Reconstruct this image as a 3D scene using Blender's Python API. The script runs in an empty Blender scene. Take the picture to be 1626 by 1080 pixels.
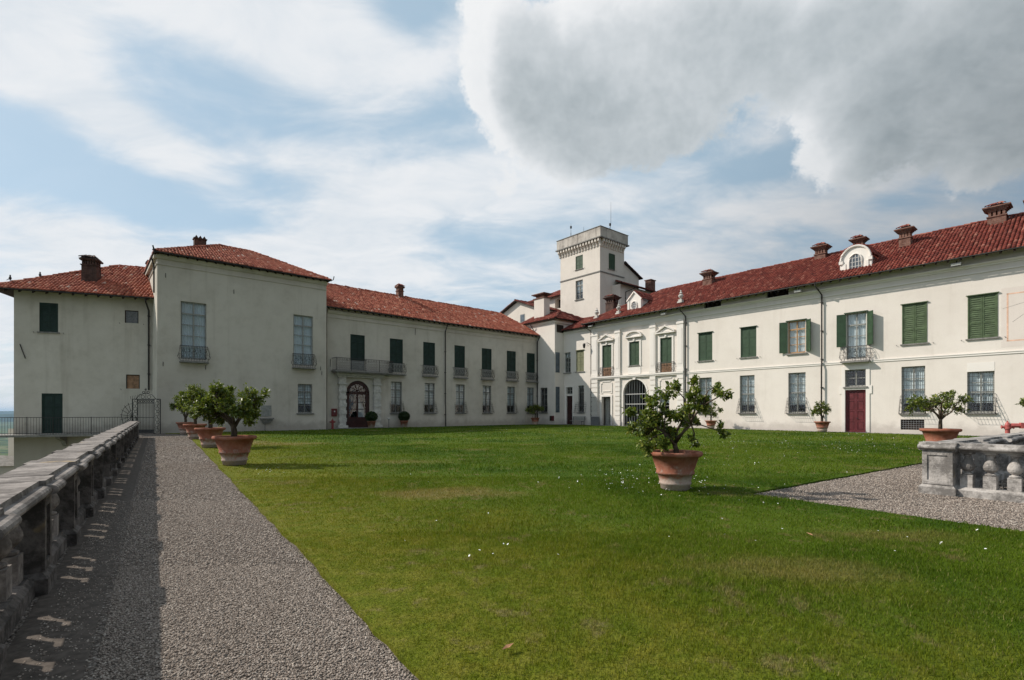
import bpy, math, random
import numpy as np
from mathutils import Matrix, Vector

random.seed(7)
rng = np.random.default_rng(11)
PI = math.pi
SC = bpy.context.scene
COL = SC.collection

# ------------------------------------------------------------------ camera
cam_d = bpy.data.cameras.new('camera')
cam = bpy.data.objects.new('camera', cam_d)
COL.objects.link(cam)
cam.location = (0, 0, 1.6)
cam.rotation_euler = (PI / 2, 0, 0)
cam_d.sensor_width = 36.0
cam_d.lens = 36.0 * 800 / 1626
cam_d.shift_y = 113 / 1626
cam_d.clip_start = 0.05
cam_d.clip_end = 90000
SC.camera = cam

# ------------------------------------------------------------------ sun, sky, exposure
SUN_DIR = Vector((-0.977 * 0.777, 0.213 * 0.777, 0.629)).normalized()   # from the scene to the sun
SUN_EL = math.asin(SUN_DIR.z)
sun_d = bpy.data.lights.new('sun', 'SUN')
sun_d.energy = 5.0
sun_d.angle = math.radians(0.55)
sun_d.color = (1.0, 0.93, 0.84)
sun = bpy.data.objects.new('sun', sun_d)
COL.objects.link(sun)
sun.rotation_euler = SUN_DIR.to_track_quat('Z', 'Y').to_euler()
sun.location = (-60, 20, 60)

world = bpy.data.worlds.new('World')
SC.world = world
world.use_nodes = True
SC.view_settings.view_transform = 'Standard'
SC.view_settings.look = 'None'
SC.view_settings.exposure = 0.0
SC.view_settings.gamma = 1.0
SC.view_settings.use_curve_mapping = False


class NT:
    """small wrapper that writes node trees as expressions"""
    def __init__(s, tree, clear=True):
        s.t = tree
        if clear:
            tree.nodes.clear()

    def n(s, typ, ins=None, **props):
        nd = s.t.nodes.new(typ)
        for k, v in props.items():
            setattr(nd, k, v)
        for k, v in (ins or {}).items():
            s.set(nd.inputs[k], v)
        return nd

    def set(s, sock, v):
        if isinstance(v, bpy.types.NodeSocket):
            s.t.links.new(v, sock)
        elif v is not None:
            if sock.type == 'RGBA' and len(v) == 3:
                v = (*v, 1)
            sock.default_value = v

    def m(s, op, a, b=None, c=None, clamp=False):
        nd = s.t.nodes.new('ShaderNodeMath')
        nd.operation = op
        nd.use_clamp = clamp
        for i, v in enumerate((a, b, c)):
            if v is not None:
                s.set(nd.inputs[i], v)
        return nd.outputs[0]

    def vm(s, op, a, b=None, scale=None):
        nd = s.t.nodes.new('ShaderNodeVectorMath')
        nd.operation = op
        s.set(nd.inputs[0], a)
        if b is not None:
            s.set(nd.inputs[1], b)
        if scale is not None:
            s.set(nd.inputs['Scale'], scale)
        return nd.outputs['Value'] if op in ('LENGTH', 'DOT_PRODUCT', 'DISTANCE') else nd.outputs['Vector']

    def ramp(s, fac, lo, hi, a=0.0, b=1.0, smooth=True):
        nd = s.t.nodes.new('ShaderNodeMapRange')
        nd.interpolation_type = 'SMOOTHSTEP' if smooth else 'LINEAR'
        nd.clamp = True
        for i, v in enumerate((fac, lo, hi, a, b)):
            s.set(nd.inputs[i], v)
        return nd.outputs[0]

    def mix(s, f, a, b, mode='MIX'):
        nd = s.t.nodes.new('ShaderNodeMix')
        nd.data_type = 'RGBA'
        nd.blend_type = mode
        s.set(nd.inputs['Factor'], f)
        s.set(nd.inputs['A'], a)
        s.set(nd.inputs['B'], b)
        return nd.outputs['Result']

    def noise(s, vec, scale, detail=4, rough=0.55, dist=0.0, col=False):
        nd = s.n('ShaderNodeTexNoise', {'Scale': scale, 'Detail': detail, 'Roughness': rough, 'Distortion': dist})
        if vec is not None:
            s.set(nd.inputs['Vector'], vec)
        return nd.outputs['Color' if col else 'Fac']

    def cramp(s, fac, stops):
        nd = s.t.nodes.new('ShaderNodeValToRGB')
        el = nd.color_ramp.elements
        while len(el) < len(stops):
            el.new(0.5)
        for e, (p, c) in zip(el, stops):
            e.position = p
            e.color = (*c, 1)
        s.set(nd.inputs[0], fac)
        return nd.outputs['Color']


def ellipse(N, dv, px, py, rx, ry, rot):
    """distance of a sky direction from the centre of a cloud, in units of the cloud's half axes"""
    c = Vector(((px - 813) / 800, 1, (653 - py) / 800)).normalized()
    ax = Vector((c.y, -c.x, 0)).normalized()
    ay = ax.cross(c)
    e1 = ax * math.cos(rot) + ay * math.sin(rot)
    e2 = ay * math.cos(rot) - ax * math.sin(rot)
    e3 = e1.cross(e2)
    rm = Matrix(((e1.x, e2.x, e3.x), (e1.y, e2.y, e3.y), (e1.z, e2.z, e3.z)))
    mp = N.n('ShaderNodeMapping', {'Vector': dv, 'Location': tuple(c), 'Rotation': tuple(rm.to_euler()), 'Scale': (rx, ry, 0.6)}, vector_type='TEXTURE')
    return N.vm('LENGTH', mp.outputs[0])


def build_sky():
    N = NT(world.node_tree)
    sky = N.n('ShaderNodeTexSky', sky_type='NISHITA', sun_disc=False, sun_elevation=SUN_EL,
              sun_rotation=math.atan2(SUN_DIR.x, SUN_DIR.y), altitude=400, air_density=1.0, dust_density=1.6,
              ozone_density=1.0).outputs[0]
    d = N.n('ShaderNodeTexCoord').outputs['Generated']
    d = N.vm('NORMALIZE', d)
    sep = N.n('ShaderNodeSeparateXYZ', {0: d}).outputs
    zc = N.m('ADD', N.m('MAXIMUM', sep[2], 0.0), 0.22)
    pl = N.n('ShaderNodeCombineXYZ', {0: N.m('DIVIDE', sep[0], zc), 1: N.m('DIVIDE', sep[1], zc), 2: 0.0}).outputs[0]
    # thin high cloud, drawn out along one direction
    mp = N.n('ShaderNodeMapping', {'Vector': pl, 'Rotation': (0, 0, math.radians(-30)), 'Scale': (0.85, 1.5, 1), 'Location': (2.35, 0.9, 0)}).outputs[0]
    w1 = N.noise(mp, 1.15, 5, 0.56, 0.5)
    w2 = N.noise(mp, 4.5, 6, 0.62, 0.4)
    wf = N.m('ADD', w1, N.m('MULTIPLY', N.m('SUBTRACT', w2, 0.5), 0.42))
    hor = N.ramp(sep[2], 0.0, 0.42, 0.10, 0.0)
    wf = N.m('ADD', wf, hor)
    for (px, py, rx, ry, rot, w) in THIN:
        wf = N.m('MULTIPLY_ADD', N.ramp(ellipse(N, d, px, py, rx, ry, rot), 0.0, 1.5, 1.0, 0.0), w, wf)
    thin = N.ramp(wf, 0.36, 0.70)
    # pale veil everywhere
    veil = N.m('ADD', N.m('MULTIPLY', thin, 0.80), 0.14)
    # light scattered forward: cloud and veil are brightest towards the sun and fall off away from it
    cs = N.vm('DOT_PRODUCT', d, tuple(SUN_DIR))
    ph = N.ramp(cs, -0.65, 0.40, 0.26, 1.0)

    # heavy cumulus
    def cumulus(dv, det, amp=1.0):
        wn = N.noise(dv, 3.6, det, 0.60, 0.3)
        bil = N.m('ABSOLUTE', N.m('SUBTRACT', N.noise(dv, 7.0, det - 1, 0.68), 0.5))     # billows: rounded lumps with sharp creases
        dens = None
        for (px, py, rx, ry, rot) in CUMULI:
            v = N.m('MULTIPLY', N.ramp(ellipse(N, dv, px, py, rx, ry, rot), 1.75, 0.35, -0.75, 0.55), 1.0)
            dens = v if dens is None else N.n('ShaderNodeMath', {0: dens, 1: v, 2: 0.08}, operation='SMOOTH_MAX').outputs[0]
        dens = N.m('MAXIMUM', dens, -1.0)
        return N.m('ADD', dens, N.m('ADD', N.m('MULTIPLY', N.m('SUBTRACT', wn, 0.5), 1.15 * amp), N.m('MULTIPLY', N.m('SUBTRACT', bil, 0.08), 1.5 * amp)))
    dens = cumulus(d, 8, 1.35)
    dsun = cumulus(N.vm('NORMALIZE', N.vm('ADD', d, tuple(SUN_DIR * 0.065))), 5, 0.55)
    alpha = N.ramp(dens, -0.07, 0.20)
    thick = N.m('ADD', N.m('MULTIPLY', N.m('MAXIMUM', dsun, 0.0), 0.95), N.m('MULTIPLY', dens, 0.30))
    thick = N.m('ADD', thick, N.m('MULTIPLY', N.m('SUBTRACT', 0.50, sep[2]), 0.9))     # cloud bases are darker than their tops
    cum = N.cramp(N.ramp(thick, 0.0, 0.95, smooth=False),
                  [(0.0, (8.9, 9.0, 9.1)), (0.20, (8.1, 8.3, 8.5)), (0.42, (6.3, 6.7, 7.0)), (0.68, (4.7, 5.2, 5.5)), (1.0, (3.2, 3.7, 4.0))])
    cum = N.mix(N.ramp(w2, 0.35, 0.75, 0.0, 0.22), cum, (7.6, 7.9, 8.1))
    tone = N.ramp(w2, 0.3, 0.7)
    white = N.mix(tone, (7.3, 7.8, 8.3), (8.6, 8.75, 8.95))
    white = N.vm('SCALE', white, scale=ph)
    cum = N.vm('SCALE', cum, scale=N.ramp(cs, -0.65, 0.2, 0.40, 1.0))
    base = N.mix(0.55, sky, N.vm('SCALE', (4.9, 7.2, 8.7), scale=ph))
    c = N.mix(veil, base, white)
    c = N.mix(alpha, c, cum)
    bg = N.n('ShaderNodeBackground', {'Color': c, 'Strength': 0.1})
    out = N.n('ShaderNodeOutputWorld')
    N.t.links.new(bg.outputs[0], out.inputs[0])


CUMULI = [  # heavy clouds seen in the photograph, by direction: azimuth, height and angular size
    (930, 110, 0.20, 0.155, 0.10), (1010, 200, 0.18, 0.085, 0.03), (1090, 70, 0.17, 0.14, 0.0), (800, 90, 0.08, 0.14, 0.1),
    (1480, 85, 0.21, 0.15, -0.35), (1400, 190, 0.13, 0.09, 0.5), (1620, 80, 0.20, 0.15, 0.0), (1275, 10, 0.12, 0.07, 0.0)]
THIN = [  # veils (+) and blue gaps (-)
    (40, 60, .12, .08, -.5, .20), (380, 15, .20, .06, 0.0, .26), (220, 215, .17, .045, -.35, .24), (480, 245, .10, .035, 0.1, .16),
    (560, 130, .17, .07, .35, .22), (640, 330, .26, .07, .25, .24), (140, 385, .20, .05, -.05, .24), (800, 300, .18, .07, 0.0, .20),
    (1000, 300, .14, .06, .1, .16), (1230, 180, .06, .05, .3, .25), (1480, 240, .16, .03, .3, .22), (1180, 400, .25, .05, .2, .14), (560, 430, .2, .05, 0, .2),
    (655, 15, .07, .05, .3, -.26), (120, 270, .16, .06, -.3, -.14), (450, 185, .14, .05, -.2, -.10), (1130, 300, .16, .035, .2, -.20), (1185, 118, .03, .03, 0, -.2),
    (330, 330, .14, .035, -.1, -.14), (640, 255, .10, .03, .2, -.10), (1330, 330, .18, .04, .1, -.10), (1400, 320, .15, .05, .2, -.06), (0, 500, .2, .05, 0, .10)]
build_sky()


# ------------------------------------------------------------------ materials
def new_mat(name):
    m = bpy.data.materials.new(name)
    m.use_nodes = True
    N = NT(m.node_tree)
    return m, N


def finish(N, col, rough=0.85, bump=None, bdist=0.02, bstr=0.5, spec=0.3, metal=0.0, extra=None):
    b = N.n('ShaderNodeBsdfPrincipled', {'Base Color': col, 'Roughness': rough, 'Metallic': metal, 'Specular IOR Level': spec})
    if bump is not None:
        bp = N.n('ShaderNodeBump', {'Height': bump, 'Strength': bstr, 'Distance': bdist})
        N.t.links.new(bp.outputs[0], b.inputs['Normal'])
    sh = b.outputs[0]
    if extra:
        sh = extra(sh)
    o = N.n('ShaderNodeOutputMaterial')
    N.t.links.new(sh, o.inputs[0])


def pos(N):
    return N.n('ShaderNodeNewGeometry').outputs['Position']


def sc3(N, v, s):
    return N.vm('MULTIPLY', v, s)


def plaster(name, col, dark, stain=0.5):
    m, N = new_mat(name)
    p = pos(N)
    big = N.noise(p, 0.22, 5, 0.6)
    mid = N.noise(p, 1.3, 6, 0.65)
    fine = N.noise(p, 14, 4, 0.6)
    streak = N.noise(sc3(N, p, (1.6, 1.6, 0.10)), 1.0, 5, 0.6)
    f = N.m('ADD', N.m('MULTIPLY', N.ramp(big, 0.35, 0.7), 0.5), N.m('MULTIPLY', N.ramp(mid, 0.42, 0.75), 0.35))
    f = N.m('ADD', f, N.m('MULTIPLY', N.ramp(streak, 0.52, 0.78), 0.55))
    f = N.m('MULTIPLY', f, stain, clamp=True)
    c = N.mix(f, col, dark)
    # damp line and splashes near the ground
    z = N.n('ShaderNodeSeparateXYZ', {0: p}).outputs[2]
    low = N.m('MULTIPLY', N.ramp(N.m('ADD', z, N.m('MULTIPLY', mid, -1.2)), -0.45, 0.35, 1.0, 0.0), 0.55)
    c = N.mix(low, c, tuple(x * 0.62 for x in dark))
    c = N.mix(N.ramp(fine, 0.3, 0.8, 0.0, 0.10), c, tuple(x * 0.7 for x in col))
    h = N.m('ADD', N.m('MULTIPLY', mid, 0.6), N.m('MULTIPLY', fine, 0.4))
    finish(N, c, 0.92, h, 0.02, 0.35, 0.15)
    return m


def plain(name, col, rough=0.7, var=0.25, scale=6.0, spec=0.3, metal=0.0, bump=0.0, stretch=(1, 1, 1)):
    m, N = new_mat(name)
    p = sc3(N, pos(N), stretch)
    a = N.noise(p, scale, 5, 0.6)
    c = N.mix(N.ramp(a, 0.3, 0.75), tuple(x * (1 - var) for x in col), tuple(min(1, x * (1 + var)) for x in col))
    finish(N, c, rough, a if bump else None, 0.01, bump, spec, metal)
    return m


def tile_mat(name, stops, lichen):
    m, N = new_mat(name)
    g = N.n('ShaderNodeNewGeometry')
    r = g.outputs['Random Per Island']
    p = g.outputs['Position']
    c = N.cramp(r, stops)
    a = N.noise(p, 1.1, 5, 0.65)
    b = N.noise(p, 16, 4, 0.6)
    c = N.mix(N.ramp(a, 0.45, 0.75, 0, 0.55), c, lichen)
    c = N.mix(N.ramp(b, 0.45, 0.75, 0, 0.45), c, tuple(x * 0.4 for x in lichen))
    finish(N, c, 0.85, b, 0.01, 0.3, 0.2)
    return m


def stone_mat(name, light, dark, scale=5.0):
    m, N = new_mat(name)
    p = pos(N)
    a = N.noise(p, scale * 0.5, 6, 0.65)
    b = N.noise(p, scale * 3.2, 6, 0.7)
    v = N.n('ShaderNodeTexVoronoi', {'Vector': p, 'Scale': scale * 7}).outputs['Distance']
    f = N.ramp(N.m('ADD', N.m('MULTIPLY', a, 0.65), N.m('MULTIPLY', b, 0.35)), 0.42, 0.60)
    c = N.mix(f, dark, light)
    spots = N.ramp(b, 0.60, 0.70)
    c = N.mix(N.m('MULTIPLY', spots, 0.40), c, tuple(x * 0.35 for x in dark))
    wh = N.ramp(N.noise(p, scale * 1.7, 4, 0.6), 0.60, 0.70)
    c = N.mix(N.m('MULTIPLY', wh, 0.6), c, tuple(min(0.75, x * 1.35) for x in light))
    och = N.ramp(N.noise(p, scale * 0.45, 3, 0.6), 0.66, 0.74)
    c = N.mix(N.m('MULTIPLY', och, 0.5), c, (0.36, 0.25, 0.10))
    h = N.m('ADD', N.m('MULTIPLY', b, 0.7), N.m('MULTIPLY', v, 0.3))
    finish(N, c, 0.92, h, 0.015, 0.7, 0.15)
    return m


def brick_mat(name, c1, c2, mortar):
    m, N = new_mat(name)
    tc = N.n('ShaderNodeTexCoord').outputs['Object']
    s = N.n('ShaderNodeSeparateXYZ', {0: tc}).outputs
    v = N.n('ShaderNodeCombineXYZ', {0: N.m('ADD', s[0], s[1]), 1: s[2], 2: 0.0}).outputs[0]
    b = N.n('ShaderNodeTexBrick', {'Vector': v, 'Color1': (*c1, 1), 'Color2': (*c2, 1), 'Mortar': (*mortar, 1), 'Scale': 1.0,
                                   'Mortar Size': 0.012, 'Brick Width': 0.24, 'Row Height': 0.075})
    a = N.noise(tc, 3, 5, 0.6)
    c = N.mix(N.ramp(a, 0.4, 0.7, 0, 0.7), b.outputs['Color'], tuple(x * 0.35 for x in c1))
    finish(N, c, 0.9, N.m('ADD', b.outputs['Fac'], a), 0.01, 0.6, 0.2)
    return m


def leaf_mat(name, stops, trans):
    m, N = new_mat(name)
    g = N.n('ShaderNodeNewGeometry')
    c = N.cramp(g.outputs['Random Per Island'], stops)

    def ex(sh):
        t = N.n('ShaderNodeBsdfTranslucent', {'Color': N.mix(0.6, c, trans)})
        mx = N.n('ShaderNodeMixShader', {0: 0.28})
        N.t.links.new(sh, mx.inputs[1])
        N.t.links.new(t.outputs[0], mx.inputs[2])
        return mx.outputs[0]
    finish(N, c, 0.42, spec=0.45, extra=ex)
    return m


def glass_mat(name):
    m, N = new_mat(name)
    fc = N.n('ShaderNodeLayerWeight', {'Blend': 0.5}).outputs['Facing']     # Schlick reflectance, the same from both sides of the pane
    fr = N.m('ADD', N.m('MULTIPLY', N.m('POWER', fc, 5.0), 0.88), 0.09, clamp=True)
    p = pos(N)
    bp = N.n('ShaderNodeBump', {'Height': N.noise(p, 2.5, 2, 0.5), 'Strength': 0.12, 'Distance': 0.05})
    gl = N.n('ShaderNodeBsdfGlossy', {'Color': (0.95, 0.97, 1, 1), 'Roughness': 0.03})
    N.t.links.new(bp.outputs[0], gl.inputs['Normal'])
    tr = N.n('ShaderNodeBsdfTransparent', {'Color': (0.80, 0.86, 0.88, 1)})
    mx = N.n('ShaderNodeMixShader', {0: fr})
    N.t.links.new(tr.outputs[0], mx.inputs[1])
    N.t.links.new(gl.outputs[0], mx.inputs[2])
    o = N.n('ShaderNodeOutputMaterial')
    N.t.links.new(mx.outputs[0], o.inputs[0])
    return m


def lawn_mat(name, blade):
    m, N = new_mat(name)
    g = N.n('ShaderNodeNewGeometry')
    p = N.vm('MULTIPLY', g.outputs['Position'], (1, 1, 0))
    a = N.noise(p, 0.16, 5, 0.6)
    b = N.noise(p, 0.75, 5, 0.65, 0.4)
    d = N.noise(p, 4.0, 5, 0.65)
    e = N.noise(p, 22, 4, 0.7)
    green = N.mix(N.ramp(b, 0.35, 0.65), (0.033, 0.070, 0.0035), (0.058, 0.104, 0.006))
    green = N.mix(N.ramp(a, 0.40, 0.60, 0, 0.85), green, (0.086, 0.126, 0.009))
    # mossy, yellower margin along the gravel walk on the left and in patches
    s = N.n('ShaderNodeSeparateXYZ', {0: p}).outputs
    edge = N.m('ADD', N.m('ADD', s[0], N.m('MULTIPLY', s[1], 0.69)), -1.53)
    moss = N.m('MULTIPLY', N.ramp(N.m('ADD', edge, N.m('MULTIPLY', N.m('SUBTRACT', b, 0.5), 9.0)), 0.0, 6.5, 1.0, 0.0), 0.85)
    green = N.mix(moss, green, N.mix(N.ramp(d, 0.35, 0.65), (0.115, 0.135, 0.009), (0.18, 0.17, 0.022)))
    dry = N.m('MULTIPLY', N.ramp(N.m('ADD', N.m('MULTIPLY', d, 0.55), N.m('MULTIPLY', b, 0.5)), 0.565, 0.66), 0.75)
    green = N.mix(dry, green, (0.17, 0.14, 0.06))
    wn = N.n('ShaderNodeTexNoise', {'Vector': p, 'Scale': 0.33, 'Detail': 3}).outputs['Fac']
    green = N.mix(N.ramp(wn, 0.62, 0.72, 0, 0.55), green, (0.20, 0.155, 0.075))
    for (cx, cy, rx, ry, am) in ((-1.0, 9.6, 1.7, .75, .85), (-11.2, 24.0, 3.2, 1.6, .75), (2.6, 5.0, 1.1, .45, .5), (6.0, 4.6, 1.0, .5, .55), (-3.6, 15.5, 2.2, .8, .5), (4.6, 6.3, 1.2, .5, .45)):   # worn spots
        q = N.vm('MULTIPLY', N.vm('SUBTRACT', p, (cx, cy, 0)), (1 / rx, 1 / ry, 0))
        rr = N.m('ADD', N.vm('LENGTH', q), N.m('MULTIPLY', N.m('SUBTRACT', b, 0.5), 2.2))
        green = N.mix(N.m('MULTIPLY', N.ramp(rr, 0.25, 1.15, am, 0.0), N.ramp(d, 0.25, 0.6, 0.45, 1.0)), green, (0.21, 0.165, 0.065))
    if blade:
        r = g.outputs['Random Per Island']
        c = N.mix(N.ramp(r, 0.0, 1.0, 0.0, 0.55), green, N.vm('MULTIPLY', green, (1.75, 1.6, 1.5)))
        c = N.mix(N.ramp(r, 0.93, 0.96, 0, 0.7), c, (0.25, 0.21, 0.09))

        def ex(sh):
            t = N.n('ShaderNodeBsdfTranslucent', {'Color': N.vm('MULTIPLY', c, (1.3, 1.4, 0.7))})
            mx = N.n('ShaderNodeMixShader', {0: 0.3})
            N.t.links.new(sh, mx.inputs[1])
            N.t.links.new(t.outputs[0], mx.inputs[2])
            return mx.outputs[0]
        finish(N, c, 0.8, spec=0.08, extra=ex)
    else:
        c = N.mix(N.ramp(e, 0.35, 0.7, 0, 0.6), green, N.vm('MULTIPLY', green, (0.45, 0.5, 0.5)))
        finish(N, c, 0.95, N.m('ADD', e, d), 0.04, 0.9, 0.1)
    return m


def gravel_mat(name, pebble):
    m, N = new_mat(name)
    g = N.n('ShaderNodeNewGeometry')
    p = g.outputs['Position']
    big = N.noise(p, 0.6, 4, 0.6)
    if pebble:
        c = N.cramp(g.outputs['Random Per Island'],
                    [(0.0, (0.175, 0.138, 0.112)), (0.3, (0.265, 0.217, 0.18)), (0.7, (0.345, 0.288, 0.243)), (1.0, (0.49, 0.43, 0.37))])
        finish(N, c, 0.85, spec=0.2)
        return m
    v = N.n('ShaderNodeTexVoronoi', {'Vector': p, 'Scale': 42.0})
    v2 = N.n('ShaderNodeTexVoronoi', {'Vector': p, 'Scale': 15.0})
    rr = N.n('ShaderNodeSeparateXYZ', {0: v.outputs['Color']}).outputs[0]
    c = N.cramp(rr, [(0.0, (0.10, 0.082, 0.069)), (0.4, (0.215, 0.18, 0.153)), (0.8, (0.29, 0.248, 0.213)), (1.0, (0.44, 0.39, 0.345))])
    c = N.mix(N.ramp(v.outputs['Distance'], 0.25, 0.75, 0, 0.55), c, (0.06, 0.05, 0.043))
    c = N.mix(N.ramp(big, 0.4, 0.7, 0, 0.4), c, (0.12, 0.10, 0.085))
    h = N.m('ADD', N.m('MULTIPLY', v.outputs['Distance'], -1.0), N.m('MULTIPLY', v2.outputs['Distance'], -0.5))
    finish(N, c, 0.95, h, 0.03, 1.0, 0.1)
    return m


def pot_mat(name):
    m, N = new_mat(name)
    p = pos(N)
    tc = N.n('ShaderNodeTexCoord').outputs['Object']
    z = N.n('ShaderNodeSeparateXYZ', {0: tc}).outputs[2]
    a = N.noise(p, 4.5, 6, 0.65)
    b = N.noise(p, 22, 5, 0.6)
    c = N.mix(N.ramp(a, 0.35, 0.7), (0.22, 0.072, 0.042), (0.33, 0.135, 0.088))
    c = N.mix(N.ramp(N.noise(p, 2.2, 5, 0.65), 0.45, 0.7, 0.0, 0.45), c, (0.34, 0.22, 0.165))
    lime = N.ramp(N.m('ADD', z, N.m('MULTIPLY', N.m('SUBTRACT', a, 0.5), 0.95)), 0.18, 0.40, 0.85, 0.0)   # lime bloom on the foot of the pot
    c = N.mix(N.m('MULTIPLY', lime, N.ramp(b, 0.25, 0.6, 0.55, 1.0)), c, (0.42, 0.36, 0.31))
    c = N.mix(N.ramp(b, 0.58, 0.72, 0, 0.35), c, (0.12, 0.06, 0.04))
    finish(N, c, 0.9, N.m('ADD', a, b), 0.008, 0.5, 0.2)
    return m


M = {}
M['plaster_white'] = plaster('plaster_white', (0.75, 0.69, 0.625), (0.56, 0.50, 0.44), 0.55)
M['plaster_grey_shaded'] = plaster('plaster_grey_shaded', (0.59, 0.545, 0.475), (0.38, 0.34, 0.28), 0.85)  # older greyer plaster; its darker base also carries the shade of these wings
M['plaster_tower'] = plaster('plaster_tower', (0.70, 0.64, 0.57), (0.50, 0.45, 0.40), 0.7)
M['stucco'] = plaster('stucco', (0.78, 0.735, 0.68), (0.66, 0.61, 0.56), 0.35)
M['fresco'] = plaster('fresco', (0.70, 0.63, 0.57), (0.60, 0.53, 0.48), 0.8)
M['parapet'] = plaster('parapet', (0.60, 0.55, 0.49), (0.16, 0.14, 0.125), 1.25)
M['orange_paint'] = plain('orange_paint', (0.70, 0.45, 0.33), 0.9, 0.15)
M['tile_red'] = tile_mat('tile_red', [(0, (0.11, 0.024, 0.017)), (0.45, (0.18, 0.037, 0.026)), (0.85, (0.235, 0.058, 0.040)), (1, (0.34, 0.14, 0.10))], (0.10, 0.036, 0.027))
M['tile_orange'] = tile_mat('tile_orange', [(0, (0.26, 0.065, 0.04)), (0.4, (0.42, 0.115, 0.068)), (0.8, (0.50, 0.165, 0.10)), (0.97, (0.56, 0.24, 0.15)), (1, (0.64, 0.50, 0.42))], (0.30, 0.105, 0.068))
M['brick'] = brick_mat('brick', (0.17, 0.065, 0.045), (0.23, 0.095, 0.065), (0.22, 0.17, 0.14))
M['brick_dark'] = brick_mat('brick_dark', (0.085, 0.045, 0.035), (0.12, 0.055, 0.04), (0.10, 0.08, 0.07))
M['green'] = plain('green_paint', (0.030, 0.062, 0.030), 0.55, 0.2, 3.0, 0.35)
M['green_dark'] = plain('dark_green_paint', (0.012, 0.030, 0.022), 0.6, 0.25, 3.0, 0.3)
M['green_pale'] = plain('faded_green_paint', (0.072, 0.105, 0.050), 0.65, 0.25, 3.0, 0.3)
M['olive'] = plain('olive_paint', (0.16, 0.165, 0.09), 0.7, 0.2)
M['wood_dark'] = plain('dark_wood', (0.035, 0.022, 0.016), 0.8, 0.35, 5)
M['wood_grey'] = plain('grey_painted_wood', (0.27, 0.27, 0.25), 0.7, 0.2)
M['wood_brown'] = plain('brown_wood', (0.30, 0.17, 0.095), 0.6, 0.3, 4)
M['wood_orange'] = plain('pine_wood', (0.40, 0.24, 0.12), 0.5, 0.15, 4)
M['door_red'] = plain('oxblood_paint', (0.115, 0.020, 0.024), 0.5, 0.2, 3, 0.35)
M['door_dark'] = plain('dark_brown_red_wood', (0.040, 0.012, 0.011), 0.5, 0.3, 3, 0.35)
M['iron'] = plain('wrought_iron', (0.030, 0.028, 0.027), 0.6, 0.3, 9, 0.4, 0.3)
M['iron_grey'] = plain('grey_iron', (0.16, 0.16, 0.165), 0.6, 0.25, 9, 0.4, 0.3)
M['iron_white'] = plain('pale_grey_iron', (0.50, 0.49, 0.47), 0.6, 0.15, 9, 0.4)
M['copper'] = plain('dark_copper_pipe', (0.032, 0.027, 0.023), 0.65, 0.35, 4, 0.3)
M['stone'] = stone_mat('lichen_stone', (0.29, 0.258, 0.236), (0.125, 0.11, 0.10))
M['stone_crust'] = stone_mat('black_crusted_stone', (0.17, 0.15, 0.137), (0.055, 0.049, 0.044))
M['stone_pale'] = stone_mat('pale_stone', (0.42, 0.39, 0.362), (0.165, 0.152, 0.14))
M['stone_grey'] = plain('grey_stone', (0.22, 0.21, 0.195), 0.9, 0.25, 6, 0.2, 0, 0.4)
M['white_stone'] = plain('white_stone', (0.52, 0.50, 0.46), 0.85, 0.2, 4, 0.2, 0, 0.3)
M['curtain'] = plain('white_curtain', (0.78, 0.78, 0.77), 0.95, 0.10, 3, 0.05, 0, 0, (8, 8, 0.4))
M['blind'] = plain('pale_blind', (0.66, 0.68, 0.69), 0.95, 0.06, 2, 0.05)
M['dark'] = plain('unlit_room_black', (0.012, 0.012, 0.012), 0.9, 0.1)  # near-black colour painted on panels that stand for unlit interiors
M['glass'] = glass_mat('window_glass')
M['red_paint'] = plain('red_enamel', (0.20, 0.022, 0.02), 0.4, 0.2, 5, 0.5)
M['red_faded'] = plain('faded_red_enamel', (0.42, 0.095, 0.085), 0.5, 0.2, 5, 0.4)
M['lamp_grey'] = plain('lamp_housing', (0.55, 0.54, 0.52), 0.5, 0.1)
M['terracotta'] = pot_mat('terracotta')
M['soil'] = plain('dark_soil', (0.035, 0.025, 0.018), 0.95, 0.4, 20, 0.1, 0, 0.5)
M['bark'] = plain('citrus_bark', (0.085, 0.062, 0.042), 0.9, 0.4, 14, 0.2, 0, 0.6, (1, 1, 0.3))
M['leaf'] = leaf_mat('lemon_leaf', [(0, (0.040, 0.068, 0.010)), (0.45, (0.092, 0.135, 0.018)), (0.8, (0.18, 0.215, 0.028)), (1, (0.30, 0.29, 0.045))], (0.20, 0.26, 0.02))
M['leaf_box'] = leaf_mat('box_leaf', [(0, (0.014, 0.030, 0.008)), (0.6, (0.026, 0.052, 0.012)), (1, (0.05, 0.08, 0.02))], (0.06, 0.10, 0.02))
M['lawn'] = lawn_mat('lawn_soil_cover', False)
M['blade'] = lawn_mat('grass_blade', True)
M['gravel'] = gravel_mat('gravel_bed', False)
M['pebble'] = gravel_mat('gravel_stones', True)
M['daisy'] = plain('daisy_petals', (0.75, 0.75, 0.72), 0.8, 0.05)
M['dry_leaf'] = plain('dry_leaf', (0.38, 0.20, 0.11), 0.8, 0.2)
M['bird'] = plain('bird_plumage', (0.05, 0.05, 0.055), 0.8, 0.3)


def terrain_mat():
    m, N = new_mat('valley_fields')
    p = pos(N)
    v = N.n('ShaderNodeTexVoronoi', {'Vector': p, 'Scale': 0.006})
    rr = N.n('ShaderNodeSeparateXYZ', {0: v.outputs['Color']}).outputs[0]
    c = N.cramp(rr, [(0, (0.03, 0.06, 0.02)), (0.4, (0.08, 0.11, 0.035)), (0.7, (0.15, 0.15, 0.07)), (1, (0.05, 0.09, 0.03))])
    c = N.mix(N.ramp(N.noise(p, 0.012, 5, 0.6), 0.5, 0.6), c, (0.025, 0.045, 0.02))
    finish(N, c, 0.95, spec=0.05)
    return m


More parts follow.
